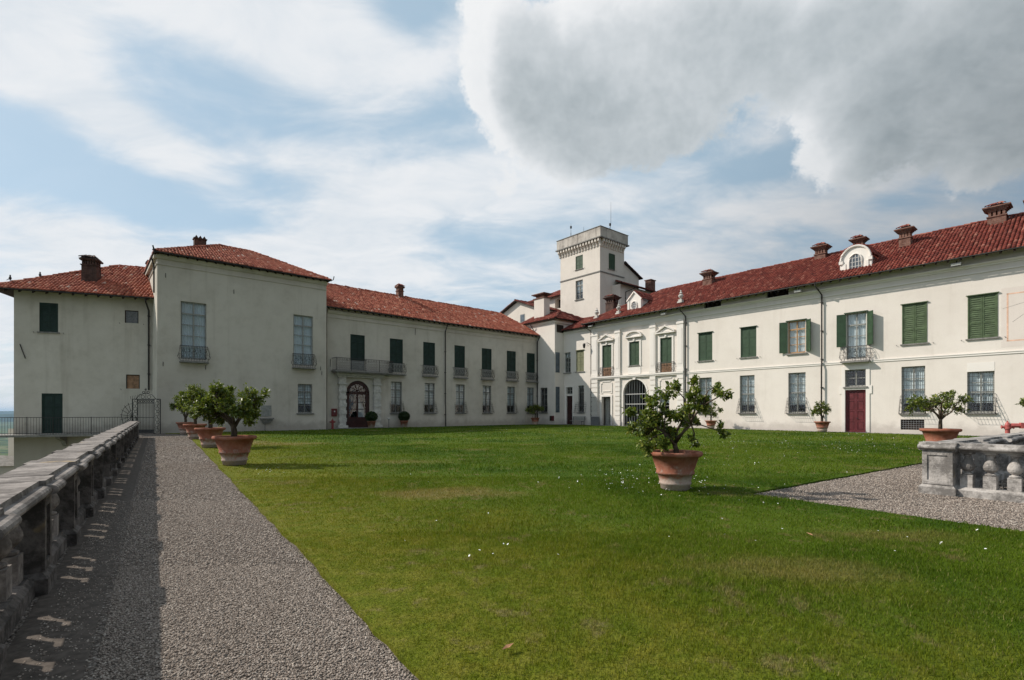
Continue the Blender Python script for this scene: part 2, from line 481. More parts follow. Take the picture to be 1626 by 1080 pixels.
M['terrain'] = terrain_mat()
M['hill'] = plain('wooded_hill', (0.035, 0.055, 0.03), 0.95, 0.3, 0.004, 0.05)


# ------------------------------------------------------------------ mesh helpers
class MB:
    def __init__(s):
        s.v, s.f = [], []

    def add(s, vs, fs):
        o = len(s.v)
        s.v += [tuple(x) for x in vs]
        s.f += [tuple(i + o for i in f) for f in fs]

    def box(s, x0, x1, y0, y1, z0, z1):
        s.add([(x0, y0, z0), (x1, y0, z0), (x1, y1, z0), (x0, y1, z0), (x0, y0, z1), (x1, y0, z1), (x1, y1, z1), (x0, y1, z1)],
              [(0, 3, 2, 1), (4, 5, 6, 7), (0, 1, 5, 4), (1, 2, 6, 5), (2, 3, 7, 6), (3, 0, 4, 7)])

    def frustum(s, x0, x1, y0, y1, z0, X0, X1, Y0, Y1, z1):
        s.add([(x0, y0, z0), (x1, y0, z0), (x1, y1, z0), (x0, y1, z0), (X0, Y0, z1), (X1, Y0, z1), (X1, Y1, z1), (X0, Y1, z1)],
              [(0, 3, 2, 1), (4, 5, 6, 7), (0, 1, 5, 4), (1, 2, 6, 5), (2, 3, 7, 6), (3, 0, 4, 7)])

    def poly(s, pts):
        s.add(pts, [tuple(range(len(pts)))])

    def prism_y(s, pts, y0, y1):
        """outline in x,z (counter-clockwise seen from the front) pushed from y0 (front) to y1"""
        n = len(pts)
        vs = [(x, y0, z) for x, z in pts] + [(x, y1, z) for x, z in pts]
        fs = [tuple(range(n)), tuple(range(2 * n - 1, n - 1, -1))]
        fs += [(i, i + n, (i + 1) % n + n, (i + 1) % n) for i in range(n)]
        s.add(vs, fs)

    def prism_x(s, pts, x0, x1):
        """outline in y,z pushed along x"""
        n = len(pts)
        vs = [(x0, y, z) for y, z in pts] + [(x1, y, z) for y, z in pts]
        fs = [tuple(range(n)), tuple(range(2 * n - 1, n - 1, -1))]
        fs += [(i, i + n, (i + 1) % n + n, (i + 1) % n) for i in range(n)]
        s.add(vs, fs)

    def lathe(s, prof, n=16, c=(0, 0, 0), cap=True):
        vs, fs = [], []
        for r, z in prof:
            for k in range(n):
                a = 2 * PI * k / n
                vs.append((c[0] + r * math.cos(a), c[1] + r * math.sin(a), c[2] + z))
        for j in range(len(prof) - 1):
            for k in range(n):
                k2 = (k + 1) % n
                fs.append((j * n + k, j * n + k2, (j + 1) * n + k2, (j + 1) * n + k))
        if cap:
            fs.append(tuple(range(n - 1, -1, -1)))
            fs.append(tuple((len(prof) - 1) * n + k for k in range(n)))
        s.add(vs, fs)

    def tube(s, pts, r, n=4, r1=None):
        pts = [Vector(p) for p in pts]
        m = len(pts)
        r1 = r if r1 is None else r1
        vs, fs = [], []
        up = Vector((0.31, 0.22, 0.92)).normalized()
        for i, p in enumerate(pts):
            t = (pts[min(i + 1, m - 1)] - pts[max(i - 1, 0)])
            if t.length < 1e-9:
                t = Vector((0, 0, 1))
            t.normalize()
            a = t.cross(up)
            if a.length < 0.05:
                a = t.cross(Vector((1, 0, 0)))
            a.normalize()
            b = t.cross(a)
            rr = r + (r1 - r) * i / max(1, m - 1)
            for k in range(n):
                q = 2 * PI * (k + 0.5) / n
                vs.append(p + a * (rr * math.cos(q)) + b * (rr * math.sin(q)))
        for i in range(m - 1):
            for k in range(n):
                k2 = (k + 1) % n
                fs.append((i * n + k, i * n + k2, (i + 1) * n + k2, (i + 1) * n + k))
        fs.append(tuple(range(n - 1, -1, -1)))
        fs.append(tuple((m - 1) * n + k for k in range(n)))
        s.add(vs, fs)

    def ring(s, c, r, tr, n=12, axis='y', a0=0, a1=2 * PI):
        pts = []
        for k in range(n + 1):
            a = a0 + (a1 - a0) * k / n
            if axis == 'y':
                pts.append((c[0] + r * math.cos(a), c[1], c[2] + r * math.sin(a)))
            else:
                pts.append((c[0] + r * math.cos(a), c[1] + r * math.sin(a), c[2]))
        s.tube(pts, tr, 3)

    def mesh(s, name, mat, smooth=False):
        me = bpy.data.meshes.new(name)
        me.from_pydata(s.v, [], s.f)
        if smooth:
            me.polygons.foreach_set('use_smooth', [True] * len(me.polygons))
        me.materials.append(M[mat] if isinstance(mat, str) else mat)
        me.update()
        return me


def np_mesh(name, verts, faces, mat):
    """verts (n,3), faces (m,k) arrays"""
    me = bpy.data.meshes.new(name)
    k = faces.shape[1]
    me.vertices.add(len(verts))
    me.vertices.foreach_set('co', np.ascontiguousarray(verts, dtype=np.float32).ravel())
    me.loops.add(faces.size)
    me.loops.foreach_set('vertex_index', np.ascontiguousarray(faces, dtype=np.int32).ravel())
    me.polygons.add(len(faces))
    me.polygons.foreach_set('loop_start', np.arange(0, faces.size, k, dtype=np.int32))
    me.materials.append(M[mat])
    me.update(calc_edges=True)
    me.validate()
    return me


def put(name, data, parent=None, loc=(0, 0, 0), rz=0.0, label=None, cat=None, group=None, kind=None, rot=None, scale=None):
    o = bpy.data.objects.new(name, data)
    COL.objects.link(o)
    if parent is not None:
        o.parent = parent
    o.location = loc
    o.rotation_euler = rot if rot else (0, 0, rz)
    if scale:
        o.scale = scale
    if label:
        o['label'] = label
    if cat:
        o['category'] = cat
    if group:
        o['group'] = group
    if kind:
        o['kind'] = kind
    return o


def tag(o, label=None, cat=None, group=None):
    for k, v in (('label', label), ('category', cat), ('group', group)):
        if v:
            o[k] = v
    return o


def copy_tree(o, loc, rz, label=None, scale=None):
    """copy a thing with its parts and sub-parts"""
    def cp(src, parent):
        c = src.copy()
        COL.objects.link(c)
        if parent is not None:
            c.parent = parent
        for ch in src.children:
            cp(ch, c)
        return c
    r = cp(o, None)
    r.location = loc
    r.rotation_euler = (0, 0, rz)
    if scale:
        r.scale = (scale, scale, scale)
    if label:
        r['label'] = label
    return r


_cache = {}


def cached(key, fn):
    if key not in _cache:
        _cache[key] = fn()
    return _cache[key]


class Frame:
    """a building's own axes: x along its front (to the right as seen from the court), y back into it, z up"""
    def __init__(s, p, d):
        s.o = Vector((p[0], p[1], 0))
        v = Vector((d[0], d[1], 0)).normalized()
        s.x, s.y, s.a = v, Vector((-v.y, v.x, 0)), math.atan2(v.y, v.x)

    def w(s, u, y, z=0.0):
        return s.o + s.x * u + s.y * y + Vector((0, 0, z))


FR = Frame((9.1, 57.3), (0.844, -1))
FM = Frame((-16.4, 44.7), (1.124, 1))
FL = Frame((-25.4, 36.06), (1.18, 1))
FH = Frame((-35.2, 35.6), (2.67, 1))
FN = Frame((3.1, 62.0), (0.844, -1))
FT = Frame((6.69, 69.5), (0.844, -1))
FS = Frame((11.2, 64.1), (1.124, 1))
FB = Frame((8.0, 9.85), (0.579, -0.815))


def building(name, F, label, cat='building', group=None):
    return put(name, None, loc=F.o, rz=F.a, label=label, cat=cat, group=group)


# ------------------------------------------------------------------ walls with real openings
def wall(b, u0, u1, z0, z1, ops, mat, depth=0.28, D=8.0, sides=(True, True, True), arches=(), name='wall'):
    """front wall with openings (u0,u1,z0,z1), their reveals, and the block's other three sides"""
    mb = MB()
    us = sorted({u0, u1, *[o[0] for o in ops], *[o[1] for o in ops]})
    zs = sorted({z0, z1, *[o[2] for o in ops], *[o[3] for o in ops]})
    us = [u for u in us if u0 <= u <= u1]
    zs = [z for z in zs if z0 <= z <= z1]
    for i in range(len(us) - 1):
        # merge vertical runs of free cells
        run = None
        for j in range(len(zs) - 1):
            cu, cz = (us[i] + us[i + 1]) / 2, (zs[j] + zs[j + 1]) / 2
            free = not any(o[0] < cu < o[1] and o[2] < cz < o[3] for o in ops)
            if free:
                if run is None:
                    run = zs[j]
                if j == len(zs) - 2:
                    mb.poly([(us[i], 0, run), (us[i + 1], 0, run), (us[i + 1], 0, zs[j + 1]), (us[i], 0, zs[j + 1])])
            elif run is not None:
                mb.poly([(us[i], 0, run), (us[i + 1], 0, run), (us[i + 1], 0, zs[j]), (us[i], 0, zs[j])])
                run = None
    for o in ops:
        a, c, z, Z = o[:4]
        d = o[4] if len(o) > 4 else depth
        mb.poly([(a, 0, z), (a, d, z), (a, d, Z), (a, 0, Z)])
        mb.poly([(c, 0, z), (c, 0, Z), (c, d, Z), (c, d, z)])
        mb.poly([(a, 0, z), (c, 0, z), (c, d, z), (a, d, z)])
        if (a, c) not in [(r[0], r[1]) for r in arches]:
            mb.poly([(a, 0, Z), (a, d, Z), (c, d, Z), (c, 0, Z)])
    for (a, c, spring, top) in arches:     # round heads: fill the two upper corners
        cx, r, n = (a + c) / 2, (c - a) / 2, 14
        ry = top - spring
        arc = [(cx - r * math.cos(PI * k / n), spring + ry * math.sin(PI * k / n)) for k in range(n + 1)]
        for k in range(n):
            corner = (a, top) if k < n // 2 else (c, top)
            (xa, za), (xb, zb) = arc[k], arc[k + 1]
            mb.poly([(corner[0], 0, corner[1]), (xa, 0, za), (xb, 0, zb)])
            mb.poly([(xa, 0, za), (xa, depth, za), (xb, depth, zb), (xb, 0, zb)])
    if sides[0]:
        mb.poly([(u0, D, z0), (u0, 0, z0), (u0, 0, z1), (u0, D, z1)])
    if sides[1]:
        mb.poly([(u1, 0, z0), (u1, D, z0), (u1, D, z1), (u1, 0, z1)])
    if sides[2]:
        mb.poly([(u1, D, z0), (u0, D, z0), (u0, D, z1), (u1, D, z1)])
    return put(name, mb.mesh(name, mat), b)


# ------------------------------------------------------------------ roofs of real tiles
def tile_plane(A, B, C, Dp, mat, pitch=0.215, course=0.36, keep=None):
    """tiles over the roof face A,B (eave, left to right), C,D (upper right, upper left); C may equal D"""
    A, B, C, Dp = [np.array(p, float) for p in (A, B, C, Dp)]
    e = (B - A) / np.linalg.norm(B - A)
    nrm = np.cross(B - A, (C + Dp) / 2 - A)
    nrm /= np.linalg.norm(nrm)
    s = np.cross(nrm, e)

    def ab(p):
        return np.array([np.dot(p - A, e), np.dot(p - A, s)])
    poly = [ab(A), ab(B), ab(C)] + ([] if np.allclose(C, Dp) else [ab(Dp)])
    poly = np.array(poly)
    a0, a1, bmax = poly[:, 0].min(), poly[:, 0].max(), poly[:, 1].max()
    na, nb = int((a1 - a0) / pitch) + 1, int(bmax / course) + 1
    I, J = np.meshgrid(np.arange(na), np.arange(nb), indexing='ij')
    ca = a0 + (I.ravel() + 0.5) * pitch
    cb = J.ravel() * course
    tb = cb + course * 0.5
    ok = np.ones(len(ca), bool)
    for i in range(len(poly)):
        p, q = poly[i], poly[(i + 1) % len(poly)]
        ok &= ((q[0] - p[0]) * (tb - p[1]) - (q[1] - p[1]) * (ca - p[0])) > -0.02
    ca, cb = ca[ok], cb[ok]
    n = len(ca)
    ca = ca + rng.normal(0, 0.010, n)
    cb = cb + rng.normal(0, 0.016, n)
    K = 5
    ang = np.linspace(PI, 0, K)
    L = course * 1.22
    V = np.zeros((n, 2, K, 3))
    tilt = rng.normal(0, 0.03, n)
    wav = 0.03 * np.sin(ca * 0.35) * np.sin(cb * 0.8 + 1) + rng.normal(0, 0.008, n)
    for end in (0, 1):
        rad = (0.100, 0.078)[end]
        bb = cb + (0 if end == 0 else L)
        off = (tilt * L) * end
        lift = (0.045 if end == 0 else 0.012) + wav
        for k in range(K):
            a_ = ca + off + rad * math.cos(ang[k])
            h_ = lift + rad * math.sin(ang[k])
            V[:, end, k, :] = A + np.outer(a_, e) + np.outer(bb, s) + np.outer(h_, nrm)
    V = V.reshape(n * 2 * K, 3)
    base = (np.arange(n) * 2 * K)[:, None]
    quads = []
    for k in range(K - 1):
        quads.append(np.concatenate([base + k, base + k + 1, base + K + k + 1, base + K + k], axis=1)[:, ::-1])
    quads.append(np.concatenate([base + 0, base + 1, base + 3, base + 4], axis=1))
    F = np.concatenate(quads)
    return V, F


def ridge_tiles(P, Q, r=0.14, step=0.36):
    P, Q = np.array(P, float), np.array(Q, float)
    L = np.linalg.norm(Q - P)
    d = (Q - P) / L
    side = np.cross(d, [0, 0, 1])
    side /= np.linalg.norm(side)
    up = np.cross(side, d)
    n = max(1, int(L / step))
    K = 6
    V, F = [], []
    for i in range(n):
        o = len(V)
        j = rng.normal(0, 0.012)
        for end in (0, 1):
            t = (i + end * 1.15) * L / n
            rr = r * (1.08 if end == 0 else 0.9)
            for k in range(K):
                a = PI * k / (K - 1)
                V.append(P + d * t + side * (rr * math.cos(a) + j) + up * (rr * 0.85 * math.sin(a) + 0.05 + j - 0.02 * end))
        F += [(o + k, o + k + 1, o + K + k + 1, o + K + k) for k in range(K - 1)]
    return np.array(V), np.array(F)


def roof(b, faces, ridges, mat, under='wood_dark', eave_t=0.07, tiled=None, name='roof'):
    """faces: list of corner lists (A,B,C,D), eave first; ridges: list of (P,Q)"""
    mb = MB()
    for f in faces:
        pts = [Vector(p) for p in f]
        if (pts[2] - pts[3]).length < 1e-6:
            pts = pts[:3]
        n = (pts[1] - pts[0]).cross(pts[2] - pts[0]).normalized()
        top = [p - n * 0.01 for p in pts]
        bot = [p - n * (0.01 + eave_t) for p in pts]
        k = len(pts)
        mb.add(top + bot, [tuple(range(k)), tuple(range(2 * k - 1, k - 1, -1))] + [(i, i + k, (i + 1) % k + k, (i + 1) % k) for i in range(k)])
    r = put(name, mb.mesh(name, under), b)
    Vs, Fs, o = [], [], 0
    for i, f in enumerate(faces):
        if tiled is not None and i not in tiled:
            continue
        V, F = tile_plane(*f, mat)
        Vs.append(V); Fs.append(F + o); o += len(V)
    if Vs:
        put('roof_tiles', np_mesh('roof_tiles', np.concatenate(Vs), np.concatenate(Fs), mat), r, kind='stuff')
    Vs, Fs, o = [], [], 0
    for P, Q in ridges:
        V, F = ridge_tiles(P, Q)
        Vs.append(V); Fs.append(F + o); o += len(V)
    if Vs:
        put('ridge_tiles', np_mesh('ridge_tiles', np.concatenate(Vs), np.concatenate(Fs), mat), r, kind='stuff')
    return r


def rafters(b, u0, u1, y, z, slope, step=0.55, length=0.8):
    mb = MB()
    n = int((u1 - u0) / step)
    for i in range(n + 1):
        u = u0 + (u1 - u0) * i / n
        mb.add([(u - .05, y + .05, z - .19), (u + .05, y + .05, z - .19), (u + .05, y + .05, z - .09), (u - .05, y + .05, z - .09),
                (u - .05, y + length, z - .19 + slope * (length - .05)), (u + .05, y + length, z - .19 + slope * (length - .05)),
                (u + .05, y + length, z - .09 + slope * (length - .05)), (u - .05, y + length, z - .09 + slope * (length - .05))],
               [(0, 1, 2, 3), (0, 4, 5, 1), (1, 5, 6, 2), (3, 2, 6, 7), (0, 3, 7, 4)])
    return put('rafter_ends', mb.mesh('rafter_ends', 'wood_dark'), b, kind='stuff')


def gutter(b, pts, r=0.075):
    mb = MB()
    mb.tube(pts, r, 6)
    return put('gutter', mb.mesh('gutter', 'copper'), b)


def downpipe(b, u, zt, zb, y=-0.12, top=None, r=0.055, mat='copper', kink=None):
    mb = MB()
    pts = []
    if top:
        pts += [(top[0], top[1], zt), (top[0], top[1], zt - .15), (u, y, zt - .75)]
    else:
        pts += [(u, y, zt)]
    if kink:
        pts += [(u, y, kink + .25), (u, y - .06, kink), (u, y - .06, zb)]
    else:
        pts += [(u, y, zb)]
    mb.tube(pts, r, 7)
    k = 1.2
    while zb + k < zt - 1:
        mb.box(u - r - .02, u + r + .02, y - r - .012, 0.0, zb + k, zb + k + .05)
        k += 2.2
    return put('downpipe', mb.mesh('downpipe', mat, False), b)


# ------------------------------------------------------------------ windows, shutters, iron work
def shutter_mesh(w, h, mat, louvre=True):
    def make():
        mb = MB()
        st, t = 0.075, 0.045
        mb.box(0, st, 0, t, 0, h); mb.box(w - st, w, 0, t, 0, h)
        rails = [0, h * 0.335, h * 0.665, h - 0.1]
        for i, z in enumerate(rails):
            mb.box(st, w - st, 0, t, z, z + (0.12 if i == 0 else 0.1))
        for i in range(3):
            z0, z1 = rails[i] + (0.12 if i == 0 else 0.1), rails[i + 1]
            if louvre:
                n = max(4, int((z1 - z0) / 0.125))
                for k in range(n):
                    z = z0 + (z1 - z0) * (k + 0.1) / n
                    dz = (z1 - z0) / n
                    mb.add([(st, .004, z), (w - st, .004, z), (w - st, t - .006, z + dz * .95), (st, t - .006, z + dz * .95),
                            (st, .012, z - .012), (w - st, .012, z - .012)], [(0, 1, 2, 3), (4, 5, 1, 0)])
            else:
                mb.box(st, w - st, 0.018, t - 0.006, z0, z1)
        return mb.mesh('shutter', mat)
    return cached(('sh', round(w, 2), round(h, 2), mat, louvre), make)


def closed_shutters(b, u0, u1, z0, z1, mat='green', sill=True, louvre=True, y=0.05, hood=True, frame_mat=None, name='shuttered_window'):
    w, h = u1 - u0, z1 - z0
    mb = MB()
    fr = 0.06
    mb.box(u0, u0 + fr, y - .03, y + .09, z0, z1); mb.box(u1 - fr, u1, y - .03, y + .09, z0, z1)
    mb.box(u0 + fr, u1 - fr, y - .03, y + .09, z1 - fr, z1)
    mb.box(u0 + fr, u1 - fr, y + .10, y + .12, z0, z1 - fr)
    if hood:
        mb.box(u0 - .08, u1 + .08, -.10, y - .031, z1 - .03, z1 + .025)
    o = put(name, mb.mesh(name, frame_mat or mat), b)
    lw = (w - 2 * fr - 0.012) / 2
    me = shutter_mesh(lw, h - fr - .02, mat, louvre)
    for k in (0, 1):
        put('shutter', me, o, (u0 + fr + k * (lw + .012), y, z0 + .012))
    if sill:
        s = MB()
        s.box(u0 - .10, u1 + .10, -.10, .0, z0 - .09, z0 - .002)
        put('sill', s.mesh('sill', 'stone_grey'), o)
    hk = MB()       # shutter dogs on the wall
    hk.tube([(0, 0, -.02), (0, -.07, -.03), (.05, -.07, -.12)], .014, 3)
    for sx in (u0 - .32, u1 + .32):
        put('shutter_dog', cached('dog', lambda: hk.mesh('shutter_dog', 'iron')), o, (sx, 0, z0))
    return o


def casement(b, u0, u1, z0, z1, rows=4, transom=1, mat='wood_grey', y=0.16, curtain=0.75, sill='stone_grey', blind='curtain', grid=None, cols=2,
             arched=False, sashbar=0.05, name='window'):
    """two-light window: casing, mullion, transom after `transom` rows from the top, one pane per light"""
    w, h = u1 - u0, z1 - z0
    o_mb = MB()
    fr = 0.075
    o_mb.box(u0, u0 + fr, y, y + .08, z0, z1); o_mb.box(u1 - fr, u1, y, y + .08, z0, z1)
    o_mb.box(u0 + fr, u1 - fr, y, y + .08, z0, z0 + fr * 1.3); o_mb.box(u0 + fr, u1 - fr, y, y + .08, z1 - fr, z1)
    ih = h - fr * 2.3
    cw = (w - 2 * fr) / cols
    tz = z0 + fr * 1.3 + ih * (rows - transom) / rows
    for c in range(1, cols):
        o_mb.box(u0 + fr + c * cw - .045, u0 + fr + c * cw + .045, y - .015, y + .07, z0 + fr * 1.3, z1 - fr)
    if transom:
        o_mb.box(u0 + fr, u1 - fr, y - .025, y + .065, tz - .055, tz + .055)
    rh = ih / rows
    for r in range(1, rows):
        if transom and r == rows - transom:
            continue
        z = z0 + fr * 1.3 + rh * r
        o_mb.box(u0 + fr, u1 - fr, y + .01, y + .06, z - sashbar / 2, z + sashbar / 2)
    o = put(name, o_mb.mesh(name, mat), b)

    def pane():
        m = MB()
        m.poly([(0, 0, 0), (cw - .03, 0, 0), (cw - .03, 0, rh - .03), (0, 0, rh - .03)])
        return m.mesh('pane', 'glass')
    pm = cached(('pane', round(cw, 2), round(rh, 2)), pane)
    for c in range(cols):
        for r in range(rows):
            put('pane', pm, o, (u0 + fr + c * cw + .015, y + .035, z0 + fr * 1.3 + r * rh + .015),
                rot=(random.uniform(-.012, .012), 0, random.uniform(-.012, .012)))
    cu = MB()
    if curtain > 0:
        zz = z1 - (z1 - z0) * curtain
        n = 18
        for c in range(2):
            pts = [(u0 + .03 + (w - .06) * (c * .5 + .5 * k / n) , y + .17 + .025 * math.sin(k * 1.9 + c), 0) for k in range(n + 1)]
            for k in range(n):
                a, q = pts[k], pts[k + 1]
                cu.poly([(a[0], a[1], zz), (q[0], q[1], zz), (q[0], q[1], z1), (a[0], a[1], z1)])
        put('curtain', cu.mesh('curtain', blind), o)
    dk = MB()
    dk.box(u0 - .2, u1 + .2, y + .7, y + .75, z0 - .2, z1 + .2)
    put('room_dark_panel', dk.mesh('room_dark_panel', 'dark'), o)  # black panel behind the glass, in place of an unlit room
    if sill:
        s = MB()
        s.box(u0 - .12, u1 + .12, -.12, 0.0, z0 - .11, z0 - .002)
        put('sill', s.mesh('sill', sill), o)
    if grid:
        g = MB()
        nv, nh = grid
        for k in range(1, nv):
            x = u0 + w * k / nv
            g.tube([(x, .05, z0), (x, .05, z1)], .010, 3)
        for k in range(1, nh):
            z = z0 + h * k / nh
            g.tube([(u0, .05, z), (u1, .05, z)], .010, 3)
        put('window_grille', g.mesh('window_grille', 'iron'), o)
    return o


def belly_cage(b, u, z, w, mat='iron', h=1.25, dep=0.5, name='window_cage'):
    """iron cage over the foot of a ground-floor window, wide at the bottom and running back to the wall at the top"""
    def make():
        m = MB()
        n = 9

        def prof(t):
            return -dep * (1 - t) ** 0.75 * (0.75 + 0.25 * math.cos(t * 2.2)) - 0.02
        for i in range(n + 1):
            x = -w / 2 + w * i / n
            m.tube([(x, prof(k / 7), h * k / 7) for k in range(8)], .011, 3)
        for t in (0.0, .18, .4, .62, .82):
            yy, zz = prof(t), h * t
            m.tube([(-w / 2, 0, zz), (-w / 2, yy, zz), (w / 2, yy, zz), (w / 2, 0, zz)], .011, 3)
        for sx in (-1, 1):
            for q in (.35, .7):
                m.tube([(sx * w / 2, prof(k / 7) * q, h * k / 7 * (0.55 + 0.45 * (1 - q))) for k in range(8)], .010, 3)
        for i in range(n):
            m.ring((-w / 2 + w * (i + .5) / n, prof(1) - .01, h - .02), w / n / 2, .009, 8, 'y', 0, PI)
        return m.mesh(name, mat)
    return put(name, cached(('cage', round(w, 2), h, mat), make), b, (u, 0, z))


def belly_balcony(b, u, z, w, mat='iron', h=1.08, dep=0.33, name='balcony_railing', slab=True, scrolls=True):
    """bulging wrought-iron railing in front of an upper window"""
    def make():
        m = MB()

        def prof(t):
            return -(dep * .5 + dep * .62 * math.sin(PI * min(1, (1 - t) * 1.15)) ** 1.2 * (1 - .35 * t))
        n = max(8, int(w / .17))
        for i in range(n + 1):
            x = -w / 2 + w * i / n
            bul = (abs(x) / (w / 2)) ** 6 * .10
            m.tube([(x + (1 if x > 0 else -1) * bul * math.sin(PI * (1 - k / 8)), prof(k / 8), h * k / 8) for k in range(9)], .012, 3)
        for t, r in ((0.0, .018), (1.0, .022), (.82, .011)):
            yy, zz = prof(t), h * t
            m.tube([(-w / 2, 0, zz), (-w / 2, yy, zz), (w / 2, yy, zz), (w / 2, 0, zz)], r, 4)
        if scrolls:
            k = int(w / .32)
            for i in range(k):
                x = -w / 2 + w * (i + .5) / k
                for t, rr in ((.25, .11), (.52, .13), (.68, .08)):
                    m.ring((x, prof(t) - .01, h * t), rr, .011, 9)
                    m.ring((x + .05, prof(t) - .01, h * t + .03), rr * .5, .010, 7)
        for sx in (-1, 1):   # side flare curls
            m.ring((sx * (w / 2 + .03), prof(.3) * .7, h * .3), .16, .012, 8)
            m.tube([(sx * w / 2, 0, h), (sx * (w / 2 + .08), prof(.6) * .6, h * .6), (sx * (w / 2 + .17), prof(.25) * .7, h * .25), (sx * w / 2, prof(0), 0)], .013, 3)
        return m.mesh(name, mat)
    o = put(name, cached(('belly', round(w, 2), h, mat, scrolls), make), b, (u, 0, z))
    if slab:
        s = MB()
        s.box(-w / 2 - .05, w / 2 + .05, -dep - .10, 0, -.13, -.02)
        put('balcony_slab', cached(('bslab', round(w, 2)), lambda: s.mesh('balcony_slab', 'stone_grey')), o)
    return o


def door_leaves(b, u0, u1, z0, z1, mat, y=0.14, panels=3, name='door'):
    mb = MB()
    fr = .06
    mb.box(u0, u0 + fr, y - .02, y + .08, z0, z1); mb.box(u1 - fr, u1, y - .02, y + .08, z0, z1)
    mb.box(u0 + fr, u1 - fr, y - .02, y + .08, z1 - fr, z1)
    o = put(name, mb.mesh(name, mat), b)
    lw = (u1 - u0 - 2 * fr - .012) / 2
    H = z1 - z0 - fr - .01

    def leaf():
        m = MB()
        st = .09
        m.box(0, st, 0, .06, 0, H); m.box(lw - st, lw, 0, .06, 0, H)
        zs = [0] + [H * (k / panels) for k in range(1, panels)] + [H - .1]
        for i, z in enumerate(zs):
            m.box(st, lw - st, 0, .06, z, z + (.16 if i == 0 else .1))
        for i in range(panels):
            a, c = zs[i] + (.16 if i == 0 else .1), zs[i + 1]
            m.box(st, lw - st, .03, .055, a, c)
            m.frustum(st + .05, lw - st - .05, .0295, .0299, a + .06, st + .09, lw - st - .09, .008, .0299, c - .1) if False else m.box(st + .05, lw - st - .05, .012, .0299, a + .06, c - .06)
        return m.mesh('door_leaf', mat)
    me = cached(('leaf', round(lw, 2), round(H, 2), mat), leaf)
    for k in (0, 1):
        put('door_leaf', me, o, (u0 + fr + k * (lw + .012), y, z0 + .01))
    hn = MB()
    hn.tube([((u0 + u1) / 2 + .05, y, z0 + 1.05), ((u0 + u1) / 2 + .05, y - .06, z0 + 1.05), ((u0 + u1) / 2 + .16, y - .06, z0 + 1.05)], .016, 5)
    put('handle', hn.mesh('handle', 'iron'), o)
    return o


# ------------------------------------------------------------------ chimneys, dormers, urns, lamps
def chimney(b, u, y, z0, z1, w, d, style='flared', mat='brick', cap='tile_red'):
    """brick stack with slotted head and a corbelled or gabled tile cap"""
    mb = MB()
    hz = z1 - z0
    if style == 'flared':
        s = z1 - .95
        mb.box(-w / 2, w / 2, -d / 2, d / 2, z0, s)
        mb.box(-w / 2 - .05, w / 2 + .05, -d / 2 - .05, d / 2 + .05, s, s + .08)
        k = 4
        for i in range(k):
            x = -w / 2 + w * (i + .5) / k
            for sy in (-1, 1):
                mb.box(x - .07, x + .07, sy * (d / 2 - .07) - .06, sy * (d / 2 - .07) + .06, s + .08, s + .40)
        for sx in (-1, 1):
            mb.box(sx * (w / 2 - .06) - .055, sx * (w / 2 - .06) + .055, -.06, .06, s + .08, s + .40)
        mb.box(-w / 2 + .12, w / 2 - .12, -.02, .02, s + .08, s + .40)
        for i, (e, zz) in enumerate(((.02, .40), (.09, .48), (.17, .56), (.25, .64))):
            mb.box(-w / 2 - e, w / 2 + e, -d / 2 - e, d / 2 + e, s + zz, s + zz + .079)
        mb.frustum(-w / 2 - .2, w / 2 + .2, -d / 2 - .2, d / 2 + .2, s + .719, -w / 4, w / 4, -d / 4, d / 4, s + .9)
    elif style == 'gabled':
        s = z1 - .85
        mb.box(-w / 2, w / 2, -d / 2, d / 2, z0, s)
        mb.box(-w / 2 - .06, w / 2 + .06, -d / 2 - .06, d / 2 + .06, s, s + .07)
        k = 6
        for i in range(k):
            x = -w / 2 + w * (i + .5) / k
            for sy in (-1, 1):
                mb.box(x - .05, x + .05, sy * (d / 2 - .06) - .05, sy * (d / 2 - .06) + .05, s + .07, s + .38)
        for i in range(1, 3):
            for sx in (-1, 1):
                yy = -d / 2 + d * i / 3
                mb.box(sx * (w / 2 - .05) - .05, sx * (w / 2 - .05) + .05, yy - .05, yy + .05, s + .07, s + .38)
        mb.box(-w / 2 - .1, w / 2 + .1, -d / 2 - .1, d / 2 + .1, s + .38, s + .46)
        mb.frustum(-w / 2 - .14, w / 2 + .14, -d / 2 - .14, d / 2 + .14, s + .461, -w / 3.2, w / 3.2, -d / 4, d / 4, s + .80)
    else:   # broken tiles on a plain stack
        mb.box(-w / 2, w / 2, -d / 2, d / 2, z0, z1 - .3)
        mb.box(-w / 2 - .06, w / 2 + .06, -d / 2 - .06, d / 2 + .06, z1 - .3, z1 - .22)
        for i in range(3):
            x = -w / 2 + w * (i + .5) / 3
            mb.add([(x - .14, -d / 2, z1 - .22), (x + .14, -d / 2, z1 - .22), (x, -d / 2, z1), (x - .14, d / 2, z1 - .22), (x + .14, d / 2, z1 - .22), (x, d / 2, z1)],
                   [(0, 1, 2), (5, 4, 3), (0, 2, 5, 3), (1, 4, 5, 2)])
    o = put('chimney', mb.mesh('chimney', mat), b, (u, y, 0))
    if style != 'broken':
        zt = z1 - .95 + .72 if style == 'flared' else z1 - .85 + .50
        V, F, off = [], [], 0
        for sy in (-1, 1):
            for i in range(max(3, int((w + .4) / .2))):
                x = -w / 2 - .2 + .1 + i * .2
                P = (x * .92, sy * (d / 2 + .12), zt + random.uniform(.02, .05))
                Q = (x * .5, sy * d / 5, zt + .24)
                v, f = ridge_tiles(P, Q, .085, .3)
                V.append(v); F.append(f + off); off += len(v)
        put('cap_tiles', np_mesh('cap_tiles', np.concatenate(V), np.concatenate(F), cap), o, kind='stuff')
    return o


